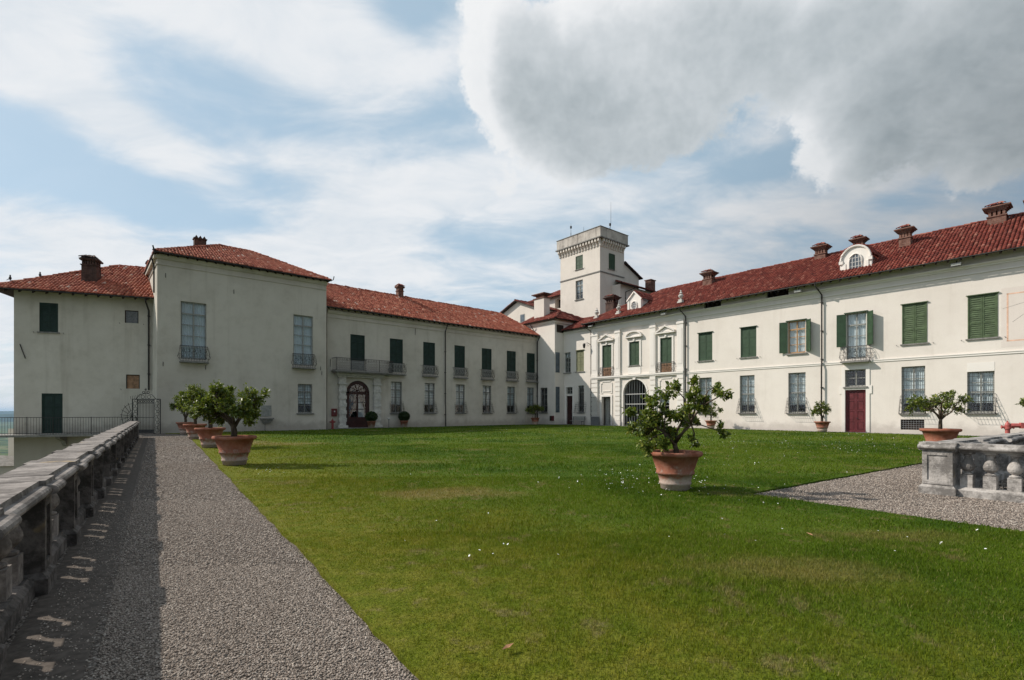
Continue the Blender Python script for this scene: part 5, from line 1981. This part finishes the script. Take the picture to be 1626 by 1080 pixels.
# ================================================================== IRON GATE
GF = Frame((-27.35, 35.55), (1, 0.02))
o = put('iron_gate', None, None, GF.o, GF.a, 'black wrought-iron gate with arched crest and fan panel between balustrade and pavilion', 'gate')
P1, P2, P3, P4 = .56, .93, 2.06, 2.50
H0 = 2.45
q = MB()
q.tube([(0, 0, 0), (0, 0, H0)], .04, 4)
post_me = q.mesh('post', 'iron')
for x in (P1, P2, P3, P4):
    put('post', post_me, o, (x, 0, 0))
q = MB()
q.tube([(P1, 0, H0), (P4, 0, H0)], .03, 4)
put('top_rail', q.mesh('top_rail', 'iron'), o)
q = MB()
n = 11
for k in range(1, n):
    x = P2 + (P3 - P2) * k / n
    q.tube([(x, 0, .06), (x, 0, H0 - .08)], .015, 3)
for z in (.08, 1.15, H0 - .28, H0 - .06):
    q.tube([(P2, 0, z), (P3, 0, z)], .022, 4)
for k in range(7):
    q.ring((P2 + (P3 - P2) * (k + .5) / 7, 0, H0 - .17), .07, .014, 8)
q.box(P2 + .05, P3 - .05, -.01, .01, .08, .30)
put('gate_leaf', q.mesh('gate_leaf', 'iron'), o)
for x0, x1 in ((P1, P2), (P3, P4)):
    q = MB()
    for k in range(6):
        z = .25 + k * .38
        q.ring(((x0 + x1) / 2, 0, z), .13, .017, 9)
        q.ring(((x0 + x1) / 2 + (.06 if k % 2 else -.06), 0, z + .19), .09, .015, 8)
    put('scroll_panel', q.mesh('scroll_panel', 'iron'), o)
q = MB()
xc = (P2 + P3) / 2
for sx in (-1, 1):
    q.tube([(xc + sx * (P3 - P2) * .62, 0, H0), (xc + sx * .45, 0, H0 + .30), (xc, 0, H0 + .42)], .022, 4)
    q.ring((xc + sx * .22, 0, H0 + .16), .12, .016, 9)
    q.ring((xc + sx * .16, 0, H0 + .48), .08, .022, 8)
q.tube([(xc, 0, H0), (xc, 0, H0 + .72)], .022, 4)
q.lathe([(.0, .6), (.05, .66), (.02, .76), (.0, .80)], 6, (xc, 0, H0))
for k in range(7):
    q.tube([(P1 - .1 + .12 * k, 0, H0 - .02 + .02 * k), (P1 - .14 + .12 * k, 0, H0 + .2 + .03 * k)], .012, 3)
put('crest', q.mesh('crest', 'iron'), o)
q = MB()
cz = 1.25
for k in range(10):
    a = PI / 2 + PI * 1.05 * k / 9
    q.tube([(P1, 0, cz), (P1 + .86 * math.cos(a), 0, cz + 1.0 * math.sin(a))], .017, 3)
q.tube([(P1 + .76 * math.cos(PI / 2 + PI * 1.05 * k / 14), 0, cz + .88 * math.sin(PI / 2 + PI * 1.05 * k / 14)) for k in range(15)], .017, 3)
q.tube([(P1 + .36 * math.cos(PI / 2 + PI * 1.05 * k / 14), 0, cz + .42 * math.sin(PI / 2 + PI * 1.05 * k / 14)) for k in range(15)], .015, 3)
put('fan_panel', q.mesh('fan_panel', 'iron'), o)

# small white building with a cable below the terrace on the far left
q = MB()
q.box(-2.2, 2.2, -1.5, 1.5, -9, -2.35)
o = put('garden_store', q.mesh('garden_store', 'plaster_white'), None, (-38.6, 37.5, 0), .3, 'low pale building below the far left balcony, mostly hidden by the balustrade', 'building')
q = MB()
q.frustum(-2.5, 2.5, -1.8, 1.8, -2.349, -.5, .5, -.1, .1, -1.7)
put('roof', q.mesh('roof', 'stone_grey'), o)

# ================================================================== STONE BALUSTRADES
def baluster_mesh(mat):
    def make():
        m = MB()
        m.box(-.09, .09, -.09, .09, 0, .235)
        m.lathe([(.070, .235), (.082, .25), (.082, .266), (.048, .280), (.047, .296), (.072, .315), (.096, .345), (.106, .385), (.103, .42), (.086, .465), (.063, .51), (.047, .55), (.043, .58),
                 (.060, .588), (.062, .602), (.052, .608), (.086, .626)], 18)
        m.box(-.09, .09, -.09, .09, .625, .665)
        return m.mesh('baluster', mat)
    return cached(('baluster', mat), make)


def pedestal_mesh(mat, w=.46, d=.46, panel=True):
    def make():
        m = MB()
        m.box(-w / 2 - .05, w / 2 + .05, -d / 2 - .05, d / 2 + .05, 0, .14)
        m.frustum(-w / 2 - .05, w / 2 + .05, -d / 2 - .05, d / 2 + .05, .1405, -w / 2 - .003, w / 2 + .003, -d / 2 - .003, d / 2 + .003, .19)
        m.box(-w / 2, w / 2, -d / 2, d / 2, .1905, .84)
        if panel:
            for sy in (-1, 1):
                y0, y1 = sorted((sy * (d / 2 + .001), sy * (d / 2 + .022)))
                t = .075
                m.box(-w / 2, -w / 2 + t, y0, y1, .20, .835); m.box(w / 2 - t, w / 2, y0, y1, .20, .835)
                m.box(-w / 2 + t, w / 2 - t, y0, y1, .20, .20 + t); m.box(-w / 2 + t, w / 2 - t, y0, y1, .835 - t, .835)
        m.frustum(-w / 2 - .003, w / 2 + .003, -d / 2 - .003, d / 2 + .003, .8405, -w / 2 - .04, w / 2 + .04, -d / 2 - .04, d / 2 + .04, .875)
        return m.mesh('pedestal', mat)
    return cached(('pedestal', mat, w, d), make)


def coping_profile(d):
    """rounded edge of the hand rail, half depth d"""
    r = .042
    pts = [(-d, .955)]
    for k in range(7):
        a = PI / 2 + PI * k / 6
        pts.append((-d - .005 + r * math.cos(a) * 1.1, .915 + r * math.sin(a)))
    left = [(-d + .035, 1.0), (-d + .03, .957)] + pts[1:] + [(-d + .03, .873), (-d + .03, .845)]
    right = [(-y, z) for y, z in reversed(left)]
    return left + right


def balustrade(F, bays, bay, first, mat, label, per_bay, ped_w=.46, ped_d=.46, d=.17):
    root = put('stone_balustrade', None, None, F.o, F.a, label, 'balustrade')
    pm = pedestal_mesh('stone_crust' if mat == 'stone' else mat, ped_w, ped_d)
    bm_ = baluster_mesh(mat)
    prof = coping_profile(d)
    prof2 = coping_profile(max(ped_d / 2, d) + .045)
    y = ped_d / 2
    for i in range(bays + 1):
        x = first + i * bay
        o = put('pedestal', pm, root, (x, y, 0))
        def cap():
            m = MB()
            hw = ped_w / 2 + .055
            m.prism_x([(a, z) for a, z in prof2], -hw, hw)
            return m.mesh('coping_block', mat)
        jz = random.uniform(-.003, .003)
        put('coping_block', cached(('capb', mat, ped_w), cap), root, (x, y, jz), rot=(0, 0, random.uniform(-.004, .004)))
        if i == bays:
            break
        L = bay - ped_w - .11

        def rail():
            m = MB()
            m.prism_x(prof, -L / 2 + .002, L / 2 - .002)
            return m.mesh('coping', mat)
        put('coping', cached(('rail', mat, round(L, 3)), rail), root, (x + bay / 2, y, random.uniform(-.004, .004)), rot=(0, 0, random.uniform(-.003, .003)))

        def pl():
            m = MB()
            L2 = bay - ped_w - .104
            e = ped_d / 2 - .035
            m.box(-L2 / 2, L2 / 2, -e, e, 0, .13)
            m.frustum(-L2 / 2, L2 / 2, -e, e, .1301, -L2 / 2, L2 / 2, -.115, .115, .178)
            L3 = bay - ped_w - .01
            m.box(-L3 / 2, L3 / 2, -.105, .105, .845, .869)
            return m.mesh('plinth', 'stone_crust' if mat == 'stone' else mat)
        put('plinth', cached(('plinth', mat, round(bay, 3)), pl), root, (x + bay / 2, y, 0))
        open_w = bay - ped_w
        for k in range(per_bay):
            xx = x + ped_w / 2 + open_w * (k + .5) / per_bay
            put('baluster', bm_, root, (xx, y, .178 + random.uniform(-.002, .002)), rz=random.uniform(-.05, .05))
    return root


# long run along the terrace edge on the left; its front (towards the walk) passes x = -0.985 - 0.71 y
s0 = -2.5
F1 = Frame((-.985 - .71 * s0, s0), (-.71, 1))
r1 = balustrade(F1, 20, 1.98, 0.72, 'stone', 'long weathered grey stone balustrade along the terrace edge left of the gravel walk', 4, .36, .38, .215)
# well enclosure on the right
balustrade(FB, 3, 2.06, .25, 'stone_pale', 'pale stone balustrade running along the front of the stair well on the right', 5, .46, .46, .17)
FB2 = Frame(FB.w(.48, .46), FB.y)
rb = Frame(FB.w(.25 + .23, .0), FB.y)
root2 = put('stone_balustrade', None, None, rb.o, rb.a, 'dark inner balustrade of the stair well running back behind the corner pedestal', 'balustrade')
mat = 'stone_pale'
for i in range(6):
    x = .25 + 2.06 * i
    if i > 0:
        put('pedestal', pedestal_mesh(mat, .46, .46), root2, (x, .23, 0))
        put('coping_block', _cache[('capb', mat, .46)], root2, (x, .23, .001))
    if i == 5:
        break
    put('coping', _cache[('rail', mat, round(2.06 - .46 - .11, 3))], root2, (x + 1.03, .23, .002))
    put('plinth', _cache[('plinth', mat, 2.06)], root2, (x + 1.03, .23, 0))
    for k in range(5):
        put('baluster', baluster_mesh(mat), root2, (x + .23 + 1.6 * (k + .5) / 5, .23, .178))
M['well_dark'] = plain('shade_dark_well_stone', (0.05, 0.048, 0.045), 0.95, 0.4, 6, 0.2, 0, 0.5)  # stone coloured near black to stand in for shade down the well
ground_poly('well_floor', WELL, -3.2, 'well_dark')
ww = MB()
for i in range(4):
    (xa, ya), (xb, yb) = WELL[i], WELL[(i + 1) % 4]
    ww.poly([(xa, ya, -3.2), (xb, yb, -3.2), (xb, yb, -.001), (xa, ya, -.001)])
put('well_walls', ww.mesh('well_walls', 'well_dark'), kind='structure')

# ================================================================== POTS AND TREES
def pot_proto():
    m = MB()
    m.lathe([(.24, 0), (.275, .02), (.285, .10), (.305, .115), (.308, .15), (.295, .165), (.335, .305), (.362, .315), (.368, .355), (.352, .372), (.448, .655),
             (.49, .665), (.518, .69), (.522, .73), (.505, .755), (.47, .755), (.445, .73), (.43, .66)], 40, cap=False)
    me = m.mesh('terracotta_pot', 'terracotta', True)
    m2 = MB()
    m2.lathe([(.0, .70), (.25, .70), (.436, .685)], 24, cap=False)
    return me, m2.mesh('soil', 'soil')


POT_ME, SOIL_ME = pot_proto()
POT_GROUP = 'terracotta pots of lemon trees'


def pot(x, y, label, s=1.0, z=.035, sz=None):
    o = put('terracotta_pot', POT_ME, None, (x, y, z), random.uniform(0, 6), label, 'plant pot', POT_GROUP, scale=(s, s, sz or s))
    put('soil', SOIL_ME, o)
    return o


def leaves_mesh(name, P, D, L, Wd, mat):
    """P points, D leaf directions, L length, Wd width (arrays): folded four-cornered leaves"""
    n = len(P)
    D = D / np.linalg.norm(D, axis=1, keepdims=True)
    up = rng.normal(0, .55, (n, 3)) + np.array([0, 0, 1.0])
    S = np.cross(D, up); S /= np.linalg.norm(S, axis=1, keepdims=True)
    U = np.cross(S, D)
    L = L[:, None]; Wd = Wd[:, None]
    b0 = P
    mid = P + D * L * .45 - U * L * .06
    tip = P + D * L - U * L * .16
    l_ = mid + S * Wd * .5 + U * Wd * .22
    r_ = mid - S * Wd * .5 + U * Wd * .22
    l2 = P + D * L * .75 + S * Wd * .32 + U * Wd * .08 - U * L * .08
    r2 = P + D * L * .75 - S * Wd * .32 + U * Wd * .08 - U * L * .08
    V = np.stack([b0, l_, l2, tip, r2, r_, mid], axis=1).reshape(-1, 3)
    o = (np.arange(n) * 7)[:, None]
    F = np.concatenate([o + np.array([[0, 6, 3, 2]]) * 0 + np.array([[0, 1, 6, 6]]) for _ in ()] or [np.concatenate([o + [0], o + [6], o + [1]], 1), np.concatenate([o + [1], o + [6], o + [2]], 1),
        np.concatenate([o + [2], o + [6], o + [3]], 1), np.concatenate([o + [0], o + [5], o + [6]], 1), np.concatenate([o + [5], o + [4], o + [6]], 1), np.concatenate([o + [4], o + [3], o + [6]], 1)])
    return np_mesh(name, V, F, mat)


def lemon_tree(x, y, z0, clusters, label, seed, trunk=.055, leaf=.095, dens=1.0, fork=.35, lean=0.0, sprays=0):
    """clusters: (dx, dy, height above soil, radius); branches run from a low fork into every clump of leaves"""
    rs = np.random.default_rng(seed)
    root = put('lemon_tree', None, None, (x, y, z0), 0, label, 'lemon tree', 'lemon trees in terracotta pots')
    tb = MB()
    top = Vector((lean, 0, fork))
    base = Vector((0, 0, -.06))
    tb.tube([base, Vector((lean * .2 + .01, .01, fork * .4)), Vector((lean * .7 - .015, -.01, fork * .75)), top], trunk * 1.15, 8, trunk * .85)
    # group clumps by direction into a few limbs
    C = [Vector(c[:3]) for c in clusters]
    order = sorted(range(len(C)), key=lambda i: math.atan2(C[i].y * .6, C[i].x - lean) + (C[i].z > 1.0) * .3)
    nl = max(3, min(6, len(C) // 4))
    groups = [order[i::1][k * len(C) // nl:(k + 1) * len(C) // nl] for k in range(nl) for i in (0,)]
    ends = []
    for g in groups:
        if not g:
            continue
        cen = sum((C[i] for i in g), Vector()) / len(g)
        start = base.lerp(top, rs.uniform(.55, 1.0))
        knee = start.lerp(cen, .5) + Vector((rs.normal(0, .05), rs.normal(0, .05), rs.uniform(-.04, .10)))
        hub = start.lerp(cen, .78)
        tb.tube([start, start.lerp(knee, .5) + Vector((rs.normal(0, .02), rs.normal(0, .02), .03)), knee, hub], trunk * .62, 6, trunk * .38)
        for i in g:
            c = C[i]
            mid = hub.lerp(c, .5) + Vector((rs.normal(0, .04), rs.normal(0, .04), rs.normal(.02, .04)))
            tb.tube([hub, mid, c], trunk * .34, 5, trunk * .16)
            r = clusters[i][3]
            for k in range(max(3, int(r * 28))):
                d = Vector(rs.normal(0, 1, 3)); d.normalize()
                e = c + d * r * rs.uniform(.6, 1.0)
                st = mid.lerp(c, rs.uniform(.4, 1.0))
                tb.tube([st, st.lerp(e, .5) + Vector((0, 0, rs.normal(0, .03))), e], trunk * .12, 3, trunk * .05)
                ends.append((st, e))
    put('trunk', tb.mesh('trunk', 'bark', True), root)
    P, D = [], []
    for (st, e) in ends:
        n = rs.poisson(19 * dens)
        for k in range(n):
            t = rs.uniform(.35, 1.08)
            p = st.lerp(e, t)
            d = Vector(rs.normal(0, 1, 3)) * .9 + (e - st).normalized() * .8 + Vector((0, 0, .1))
            P.append(tuple(p + Vector(rs.normal(0, leaf * .35, 3)))); D.append(tuple(d))
    P, D = np.array(P), np.array(D)
    L = leaf * rs.uniform(.6, 1.2, len(P))
    put('crown', leaves_mesh('crown', P, D, L, L * rs.uniform(.48, .62, len(P)), 'leaf'), root)
    return root


# the large lemon tree in the middle of the lawn (clump positions in pixels of the photograph turned into metres at its distance)
TX, TY = 3.27, 10.1
k_ = TY / 800
cl = []
rs0 = np.random.default_rng(4)
for (px, py, r) in ((1018, 668, 22), (1032, 652, 20), (1052, 678, 27), (1030, 692, 24), (1013, 706, 15), (1062, 652, 20), (1054, 623, 13), (1038, 632, 12), (1086, 645, 15), (1073, 614, 10),
                    (1106, 628, 14), (1100, 652, 17), (1126, 642, 14), (1143, 613, 8), (1135, 627, 9), (1124, 668, 15), (1128, 684, 11), (1110, 606, 8), (997, 650, 8), (1094, 702, 10),
                    (1045, 704, 17), (1074, 668, 16), (1006, 686, 12), (1066, 690, 12), (1044, 662, 18), (1090, 628, 9)):
    cl.append(((px - 1074) * k_, rs0.normal(0, .28), (653 - py) * k_ + 1.6 - .74, r * k_ * 1.02))
pot(TX, TY, 'large terracotta pot with lime-bleached foot alone in the middle of the lawn', 1.01)
lemon_tree(TX + .02, TY, .74, cl, 'open straggling lemon tree growing in the lone pot in the middle of the lawn', 5, .052, .090, 2.1, .22, -.02)


def round_clumps(w, h, zc, seed, n=26, flat=1.0, r=.22):
    rs = np.random.default_rng(seed)
    out = []
    while len(out) < n:
        p = rs.uniform(-1, 1, 3)
        q = np.linalg.norm(p)
        if .35 < q < 1.0 and not (p[2] < -.55 and abs(p[0]) < .25):
            out.append((p[0] * w, p[1] * w * .85, zc + p[2] * h, r * rs.uniform(.75, 1.2)))
    return out


# row along the gravel walk
ROW = [(-8.09, 14.7, 1.02, .52, 1.13, 1.12, 'nearest'), (-13.0, 21.7, 1.18, .62, 1.36, 1.13, 'second'), (-17.8, 28.3, 1.0, .6, 1.5, 1.12, 'third'), (-22.3, 35.0 - .6, 1.0, .6, 1.5, 1.08, 'fourth')]
for i, (x, y, w, h, zc, s, nm) in enumerate(ROW):
    lab = ('terracotta pot nearest the camera in the row beside the gravel walk', 'second terracotta pot along the gravel walk, behind the nearest one',
           'third terracotta pot along the gravel walk, half hidden by the second', 'last terracotta pot of the row, by the pavilion wall at the far end')[i]
    pot(x, y, lab, s)
    lab = ('dense round lemon tree nearest the camera in the row beside the gravel walk', 'second lemon tree along the gravel walk, overlapping the nearest crown',
           'third lemon tree along the gravel walk, mostly hidden behind the second', 'last lemon tree of the row, in front of the pavilion wall')[i]
    lemon_tree(x - (.03 if i == 0 else 0), y, .035 + .70 * s, round_clumps(w, h, zc - .16, 20 + i, 46 if i < 2 else 30, r=.25), lab, 30 + i, .080, .088 if i < 2 else .12, 1.7 if i < 2 else 1.2, .42, .02)

OTHER = [  # x, y, pot scale, crown half width, half height, crown centre height above soil, labels
    (FR.w(24.05, -1.75), 1.05, .72, .48, .98, 'terracotta pot beside the downpipe left of the red door', 'small round lemon tree beside the downpipe left of the red door', 18, .12, 1.0),
    (FR.w(15.2, -1.7), .98, .85, .48, 1.02, 'terracotta pot at the white wall, seen right of the big lemon tree', 'small lemon tree at the white wall, seen behind the big lemon tree', 16, .13, 1.0),
    (Vector((16.15, 19.0, .035)), 1.2, 1.08, .36, .98, 'wide terracotta pot just behind the corner pedestal of the stair well', 'flat-topped lemon tree just behind the corner pedestal of the stair well', 26, .10, .8),
    (Vector((20.35, 19.0, .035)), 1.2, .85, .40, 1.05, 'terracotta pot behind the well balustrade at the right edge', 'lemon tree cut by the right edge of the picture', 18, .10, 1.0),
    (FN.w(1.9, -2.1), 1.05, 1.05, .52, .98, 'terracotta pot in the far shaded corner of the court', 'spreading dark lemon tree in the far shaded corner of the court', 16, .16, 1.0)]
for i, (p, s, w, h, zc, lp, lt, n, lf, dn) in enumerate(OTHER):
    pot(p.x, p.y, lp, s)
    lemon_tree(p.x, p.y, .035 + .70 * s, round_clumps(w, h, zc, 60 + i, n, r=.20), lt, 80 + i, .06, lf, dn, .42, .02)

# clipped box balls in pots by the portal
for i, (u, y, lab) in enumerate(((3.55, -1.35, 'in front of the arched door'), (7.25, -.75, 'under the first barred window right of the portal'))):
    p = FM.w(u, y, .03)
    m = MB()
    m.lathe([(.24, 0), (.27, .02), (.36, .55), (.40, .56), (.41, .64), (.37, .65), (.34, .60)], 20, cap=False)
    o = put('terracotta_pot', m.mesh('terracotta_pot', 'terracotta', True), None, p, 0, 'tapered terracotta pot ' + lab, 'plant pot', 'pots by the portal')
    m = MB()
    m.lathe([(0, .60), (.35, .60)], 16, cap=False)
    put('soil', m.mesh('soil', 'soil'), o)
    o = put('box_topiary', None, None, (p.x, p.y, p.z + .6), 0, 'dark clipped box ball ' + lab, 'topiary', 'clipped box balls by the portal')
    m = MB()
    m.tube([(0, 0, -.02), (0, 0, .4)], .04, 6)
    put('trunk', m.mesh('trunk', 'bark'), o)
    n = 2600
    dv = rng.normal(0, 1, (n, 3)); dv /= np.linalg.norm(dv, axis=1, keepdims=True)
    rad = .53 * (1 - .16 * rng.random(n) ** 2)
    P = dv * rad[:, None] * np.array([1, 1, .88]) + np.array([0, 0, .46])
    put('crown', leaves_mesh('crown', P, dv + rng.normal(0, .6, (n, 3)), np.full(n, .075), np.full(n, .05), 'leaf_box'), o)
    m = MB()
    m.lathe([(.01, .02), (.3, .12), (.46, .40), (.40, .68), (.2, .86), (.01, .90)], 14)
    put('inner_foliage', m.mesh('inner_foliage', 'leaf_box'), o)

# ================================================================== GRASS, DAISIES, GRAVEL
def inside(pts, X, Y):
    c = np.zeros(len(X), bool)
    n = len(pts)
    for i in range(n):
        (x0, y0), (x1, y1) = pts[i], pts[(i + 1) % n]
        cond = ((y0 > Y) != (y1 > Y)) & (X < (x1 - x0) * (Y - y0) / ((y1 - y0) + 1e-12) + x0)
        c ^= cond
    return c


def scatter(n, y0, y1, poly, pad=1.06):
    """points spread over the part of the ground the camera's field can take in, with a margin to each side"""
    Y = np.sqrt(rng.uniform(y0 ** 2, y1 ** 2, n))
    X = rng.uniform(-pad, pad, n) * (Y * 1.05 + 1.0)
    k = inside(poly, X, Y)
    return X[k], Y[k]


def value_noise(X, Y, sc, seed):
    r2 = np.random.default_rng(seed)
    T = r2.random((64, 64))
    x, y = X * sc, Y * sc
    i, j = np.floor(x).astype(int), np.floor(y).astype(int)
    fx, fy = x - i, y - j
    fx, fy = fx * fx * (3 - 2 * fx), fy * fy * (3 - 2 * fy)
    g = lambda a, b_: T[a % 64, b_ % 64]
    return (g(i, j) * (1 - fx) + g(i + 1, j) * fx) * (1 - fy) + (g(i, j + 1) * (1 - fx) + g(i + 1, j + 1) * fx) * fy


def grass(bands):
    Vs, off, Fs = [], 0, []
    for (y0, y1, n, hgt, wid, lo) in bands:
        X, Y = scatter(n, y0, y1, LAWN)
        X = X - np.abs(rng.normal(0, .03, len(X))) * (X + .69 * Y - 1.53 < .12)
        nz = value_noise(X, Y, .9, 1) * .6 + value_noise(X, Y, 3.1, 2) * .4
        edge = X + .69 * Y - 1.53
        hh = hgt * (.35 + 1.15 * nz) * rng.uniform(.55, 1.25, len(X)) * np.clip(.45 + edge / 5.0, .45, 1.0)
        a = rng.uniform(0, 2 * PI, len(X))
        lean = rng.uniform(.1, .95, len(X)) * hh
        ld = rng.uniform(0, 2 * PI, len(X))
        dx, dy = np.cos(a) * wid / 2, np.sin(a) * wid / 2
        z = np.full(len(X), .033)
        lx, ly = np.cos(ld) * lean, np.sin(ld) * lean
        b0 = np.stack([X - dx, Y - dy, z], 1); b1 = np.stack([X + dx, Y + dy, z], 1)
        m0 = np.stack([X - dx * .8 + lx * .4, Y - dy * .8 + ly * .4, z + hh * .62], 1); m1 = np.stack([X + dx * .8 + lx * .4, Y + dy * .8 + ly * .4, z + hh * .62], 1)
        t = np.stack([X + lx, Y + ly, z + hh], 1)
        V = np.stack([b0, b1, m1, t, m0], 1).reshape(-1, 3)
        o = (np.arange(len(X)) * 5)[:, None] + off
        Fs.append(np.concatenate([o, o + 1, o + 2, o + 4], 1)); Fs.append(np.concatenate([o + 4, o + 2, o + 3, o + 3], 1)[:, :4])
        Vs.append(V); off += len(V)
    V = np.concatenate(Vs)
    Q = np.concatenate([f for f in Fs[0::2]])
    T = np.concatenate([f[:, :3] for f in Fs[1::2]])
    F = np.concatenate([np.concatenate([Q[:, [0, 1, 2]], Q[:, [0, 2, 3]]]), T])
    me = np_mesh('lawn_grass', V, F, 'blade')
    return put('lawn_grass', me, kind='stuff', label='short mown lawn grass with mossy and dry patches')


grass([(2.6, 6.5, 190000, .038, .0050, 0), (6.5, 12, 170000, .040, .0085, 0), (12, 24, 130000, .048, .017, 0), (24, 58, 130000, .06, .035, 0)])


def stones(name, poly, bands, label):
    Vs, Fs, off = [], [], 0
    oc = np.array([[1, 0, 0], [0, 1, 0], [-1, 0, 0], [0, -1, 0], [0, 0, 1], [0, 0, -.6]], float)
    fc = np.array([[0, 1, 4], [1, 2, 4], [2, 3, 4], [3, 0, 4], [1, 0, 5], [2, 1, 5], [3, 2, 5], [0, 3, 5]])
    for (y0, y1, n, s0, s1) in bands:
        X, Y = scatter(n, y0, y1, poly)
        m = len(X)
        s = rng.uniform(s0, s1, m)
        sh = rng.uniform(.6, 1.3, (m, 6, 3)) * oc[None]
        sh[:, :, 2] *= .62
        a = rng.uniform(0, 2 * PI, m)
        tl = rng.normal(0, .35, m)
        x_, y_, z_ = sh[:, :, 0], sh[:, :, 1], sh[:, :, 2]
        z_ = z_ + x_ * tl[:, None]
        ca, sa = np.cos(a)[:, None], np.sin(a)[:, None]
        V = np.stack([(x_ * ca - y_ * sa) * s[:, None] + X[:, None], (x_ * sa + y_ * ca) * s[:, None] + Y[:, None], z_ * s[:, None] + (.002 + rng.uniform(0, .3, m) * s)[:, None]], 2)
        Vs.append(V.reshape(-1, 3))
        Fs.append((fc[None] + (np.arange(m) * 6)[:, None, None]).reshape(-1, 3) + off)
        off += m * 6
    me = np_mesh(name, np.concatenate(Vs), np.concatenate(Fs), 'pebble')
    return put(name, me, kind='stuff', label=label)


WALK = [(-.985 + .62 - .71 * 1.5, 1.5), (.45, 1.5), (-22.4, 34.7), (-.985 + .62 - .71 * 30, 30)]
MARGIN = [(-.985 + .12 - .71 * 1.5, 1.5), (-.985 + .63 - .71 * 1.5, 1.5), (-.985 + .63 - .71 * 30, 30), (-.985 + .12 - .71 * 30, 30)]
stones('gravel_stones', WALK, [(2.6, 5.2, 230000, .005, .0105), (5.2, 9, 170000, .008, .0135), (9, 16, 90000, .012, .02), (16, 34, 70000, .02, .034)], 'loose grey gravel of the walk between balustrade and lawn')
stones('gravel_stones', MARGIN, [(2.6, 9, 70000, .006, .012)], 'stray gravel at the foot of the left balustrade')
SIDE = [(4.55, 9.62), (10.7, 1.0), (30, 1.0), (30, 26.5), (27.1, 25.85)]
wellp = [xy(FB.w(-.1, -.1)), xy(FB.w(7, -.1)), xy(FB.w(7, 5)), xy(FB.w(-.1, 5))]
stones('gravel_stones', SIDE, [(5.5, 9, 90000, .009, .016), (9, 14, 110000, .010, .018), (14, 22, 60000, .013, .022)], 'loose pale gravel around the stair well on the right')


def daisies():
    V, F = [], []
    spots = []
    for (px, py, sx, sy, n) in ((1010, 772, 60, 9, 70), (1110, 776, 30, 9, 50), (1160, 735, 40, 9, 45), (1250, 705, 110, 8, 160), (1400, 700, 60, 10, 90), (1330, 718, 70, 6, 60), (900, 760, 30, 8, 15),
                                (1000, 745, 40, 8, 25), (425, 753, 25, 3, 30), (930, 690, 70, 3, 60), (880, 686, 60, 2, 40), (1230, 780, 30, 4, 12), (1010, 760, 25, 6, 40), (1200, 690, 200, 5, 120), (1110, 700, 60, 5, 60)):
        for i in range(int(n * .65)):
            spots.append((rng.normal(px, sx), rng.normal(py, sy)))
    for i in range(50):
        spots.append((rng.uniform(600, 1600), rng.uniform(690, 900)))
    for (px, py) in spots:
        if py < 682:
            continue
        Y = 1.6 * 800 / (py - 653)
        X = (px - 813) / 800 * Y
        if not inside(LAWN, np.array([X]), np.array([Y]))[0]:
            continue
        o = len(V)
        r = rng.uniform(.008, .0135) * (1 + max(0, Y - 12) * .025)
        h = .035 + rng.uniform(.035, .06)
        tx, ty = rng.normal(0, .35, 2)
        for k in range(7):
            a = 2 * PI * k / 7
            V.append((X + r * math.cos(a), Y + r * math.sin(a), h + r * (math.cos(a) * tx + math.sin(a) * ty)))
        V.append((X, Y, h + .004))
        F += [(o + k, o + (k + 1) % 7, o + 7) for k in range(7)]
    put('daisies', np_mesh('daisies', np.array(V), np.array(F), 'daisy'), kind='stuff', label='scattered white daisies in the lawn')


daisies()
for (px, py, rz, lab) in ((806, 1046, .6, 'curled brown dry leaf lying on the lawn near the front edge'), (1286, 858, 2.0, 'dry leaf lying on the lawn below the gravel point')):
    Y = 1280 / (py - 653)
    m = MB()
    m.add([(-.045, 0, 0), (0, .02, .012), (.05, 0, .02), (0, -.02, .012), (0, 0, .0)], [(0, 4, 1), (4, 2, 1), (0, 3, 4), (4, 3, 2)])
    put('fallen_leaf', m.mesh('fallen_leaf', 'dry_leaf'), None, ((px - 813) / 800 * Y, Y, .07), rz, lab, 'leaf')

# ================================================================== AIR
def haze():
    m = bpy.data.materials.new('haze')
    m.use_nodes = True
    N = NT(m.node_tree)
    v = N.n('ShaderNodeVolumePrincipled', {'Color': (0.50, 0.74, 1.0, 1), 'Density': 3.0e-5})
    o = N.n('ShaderNodeOutputMaterial')
    N.t.links.new(v.outputs[0], o.inputs['Volume'])
    b_ = MB()
    b_.box(-33000, 33000, -4000, 34000, -226, 130)
    me = b_.mesh('haze', m)
    put('haze', me, kind='stuff')


haze()
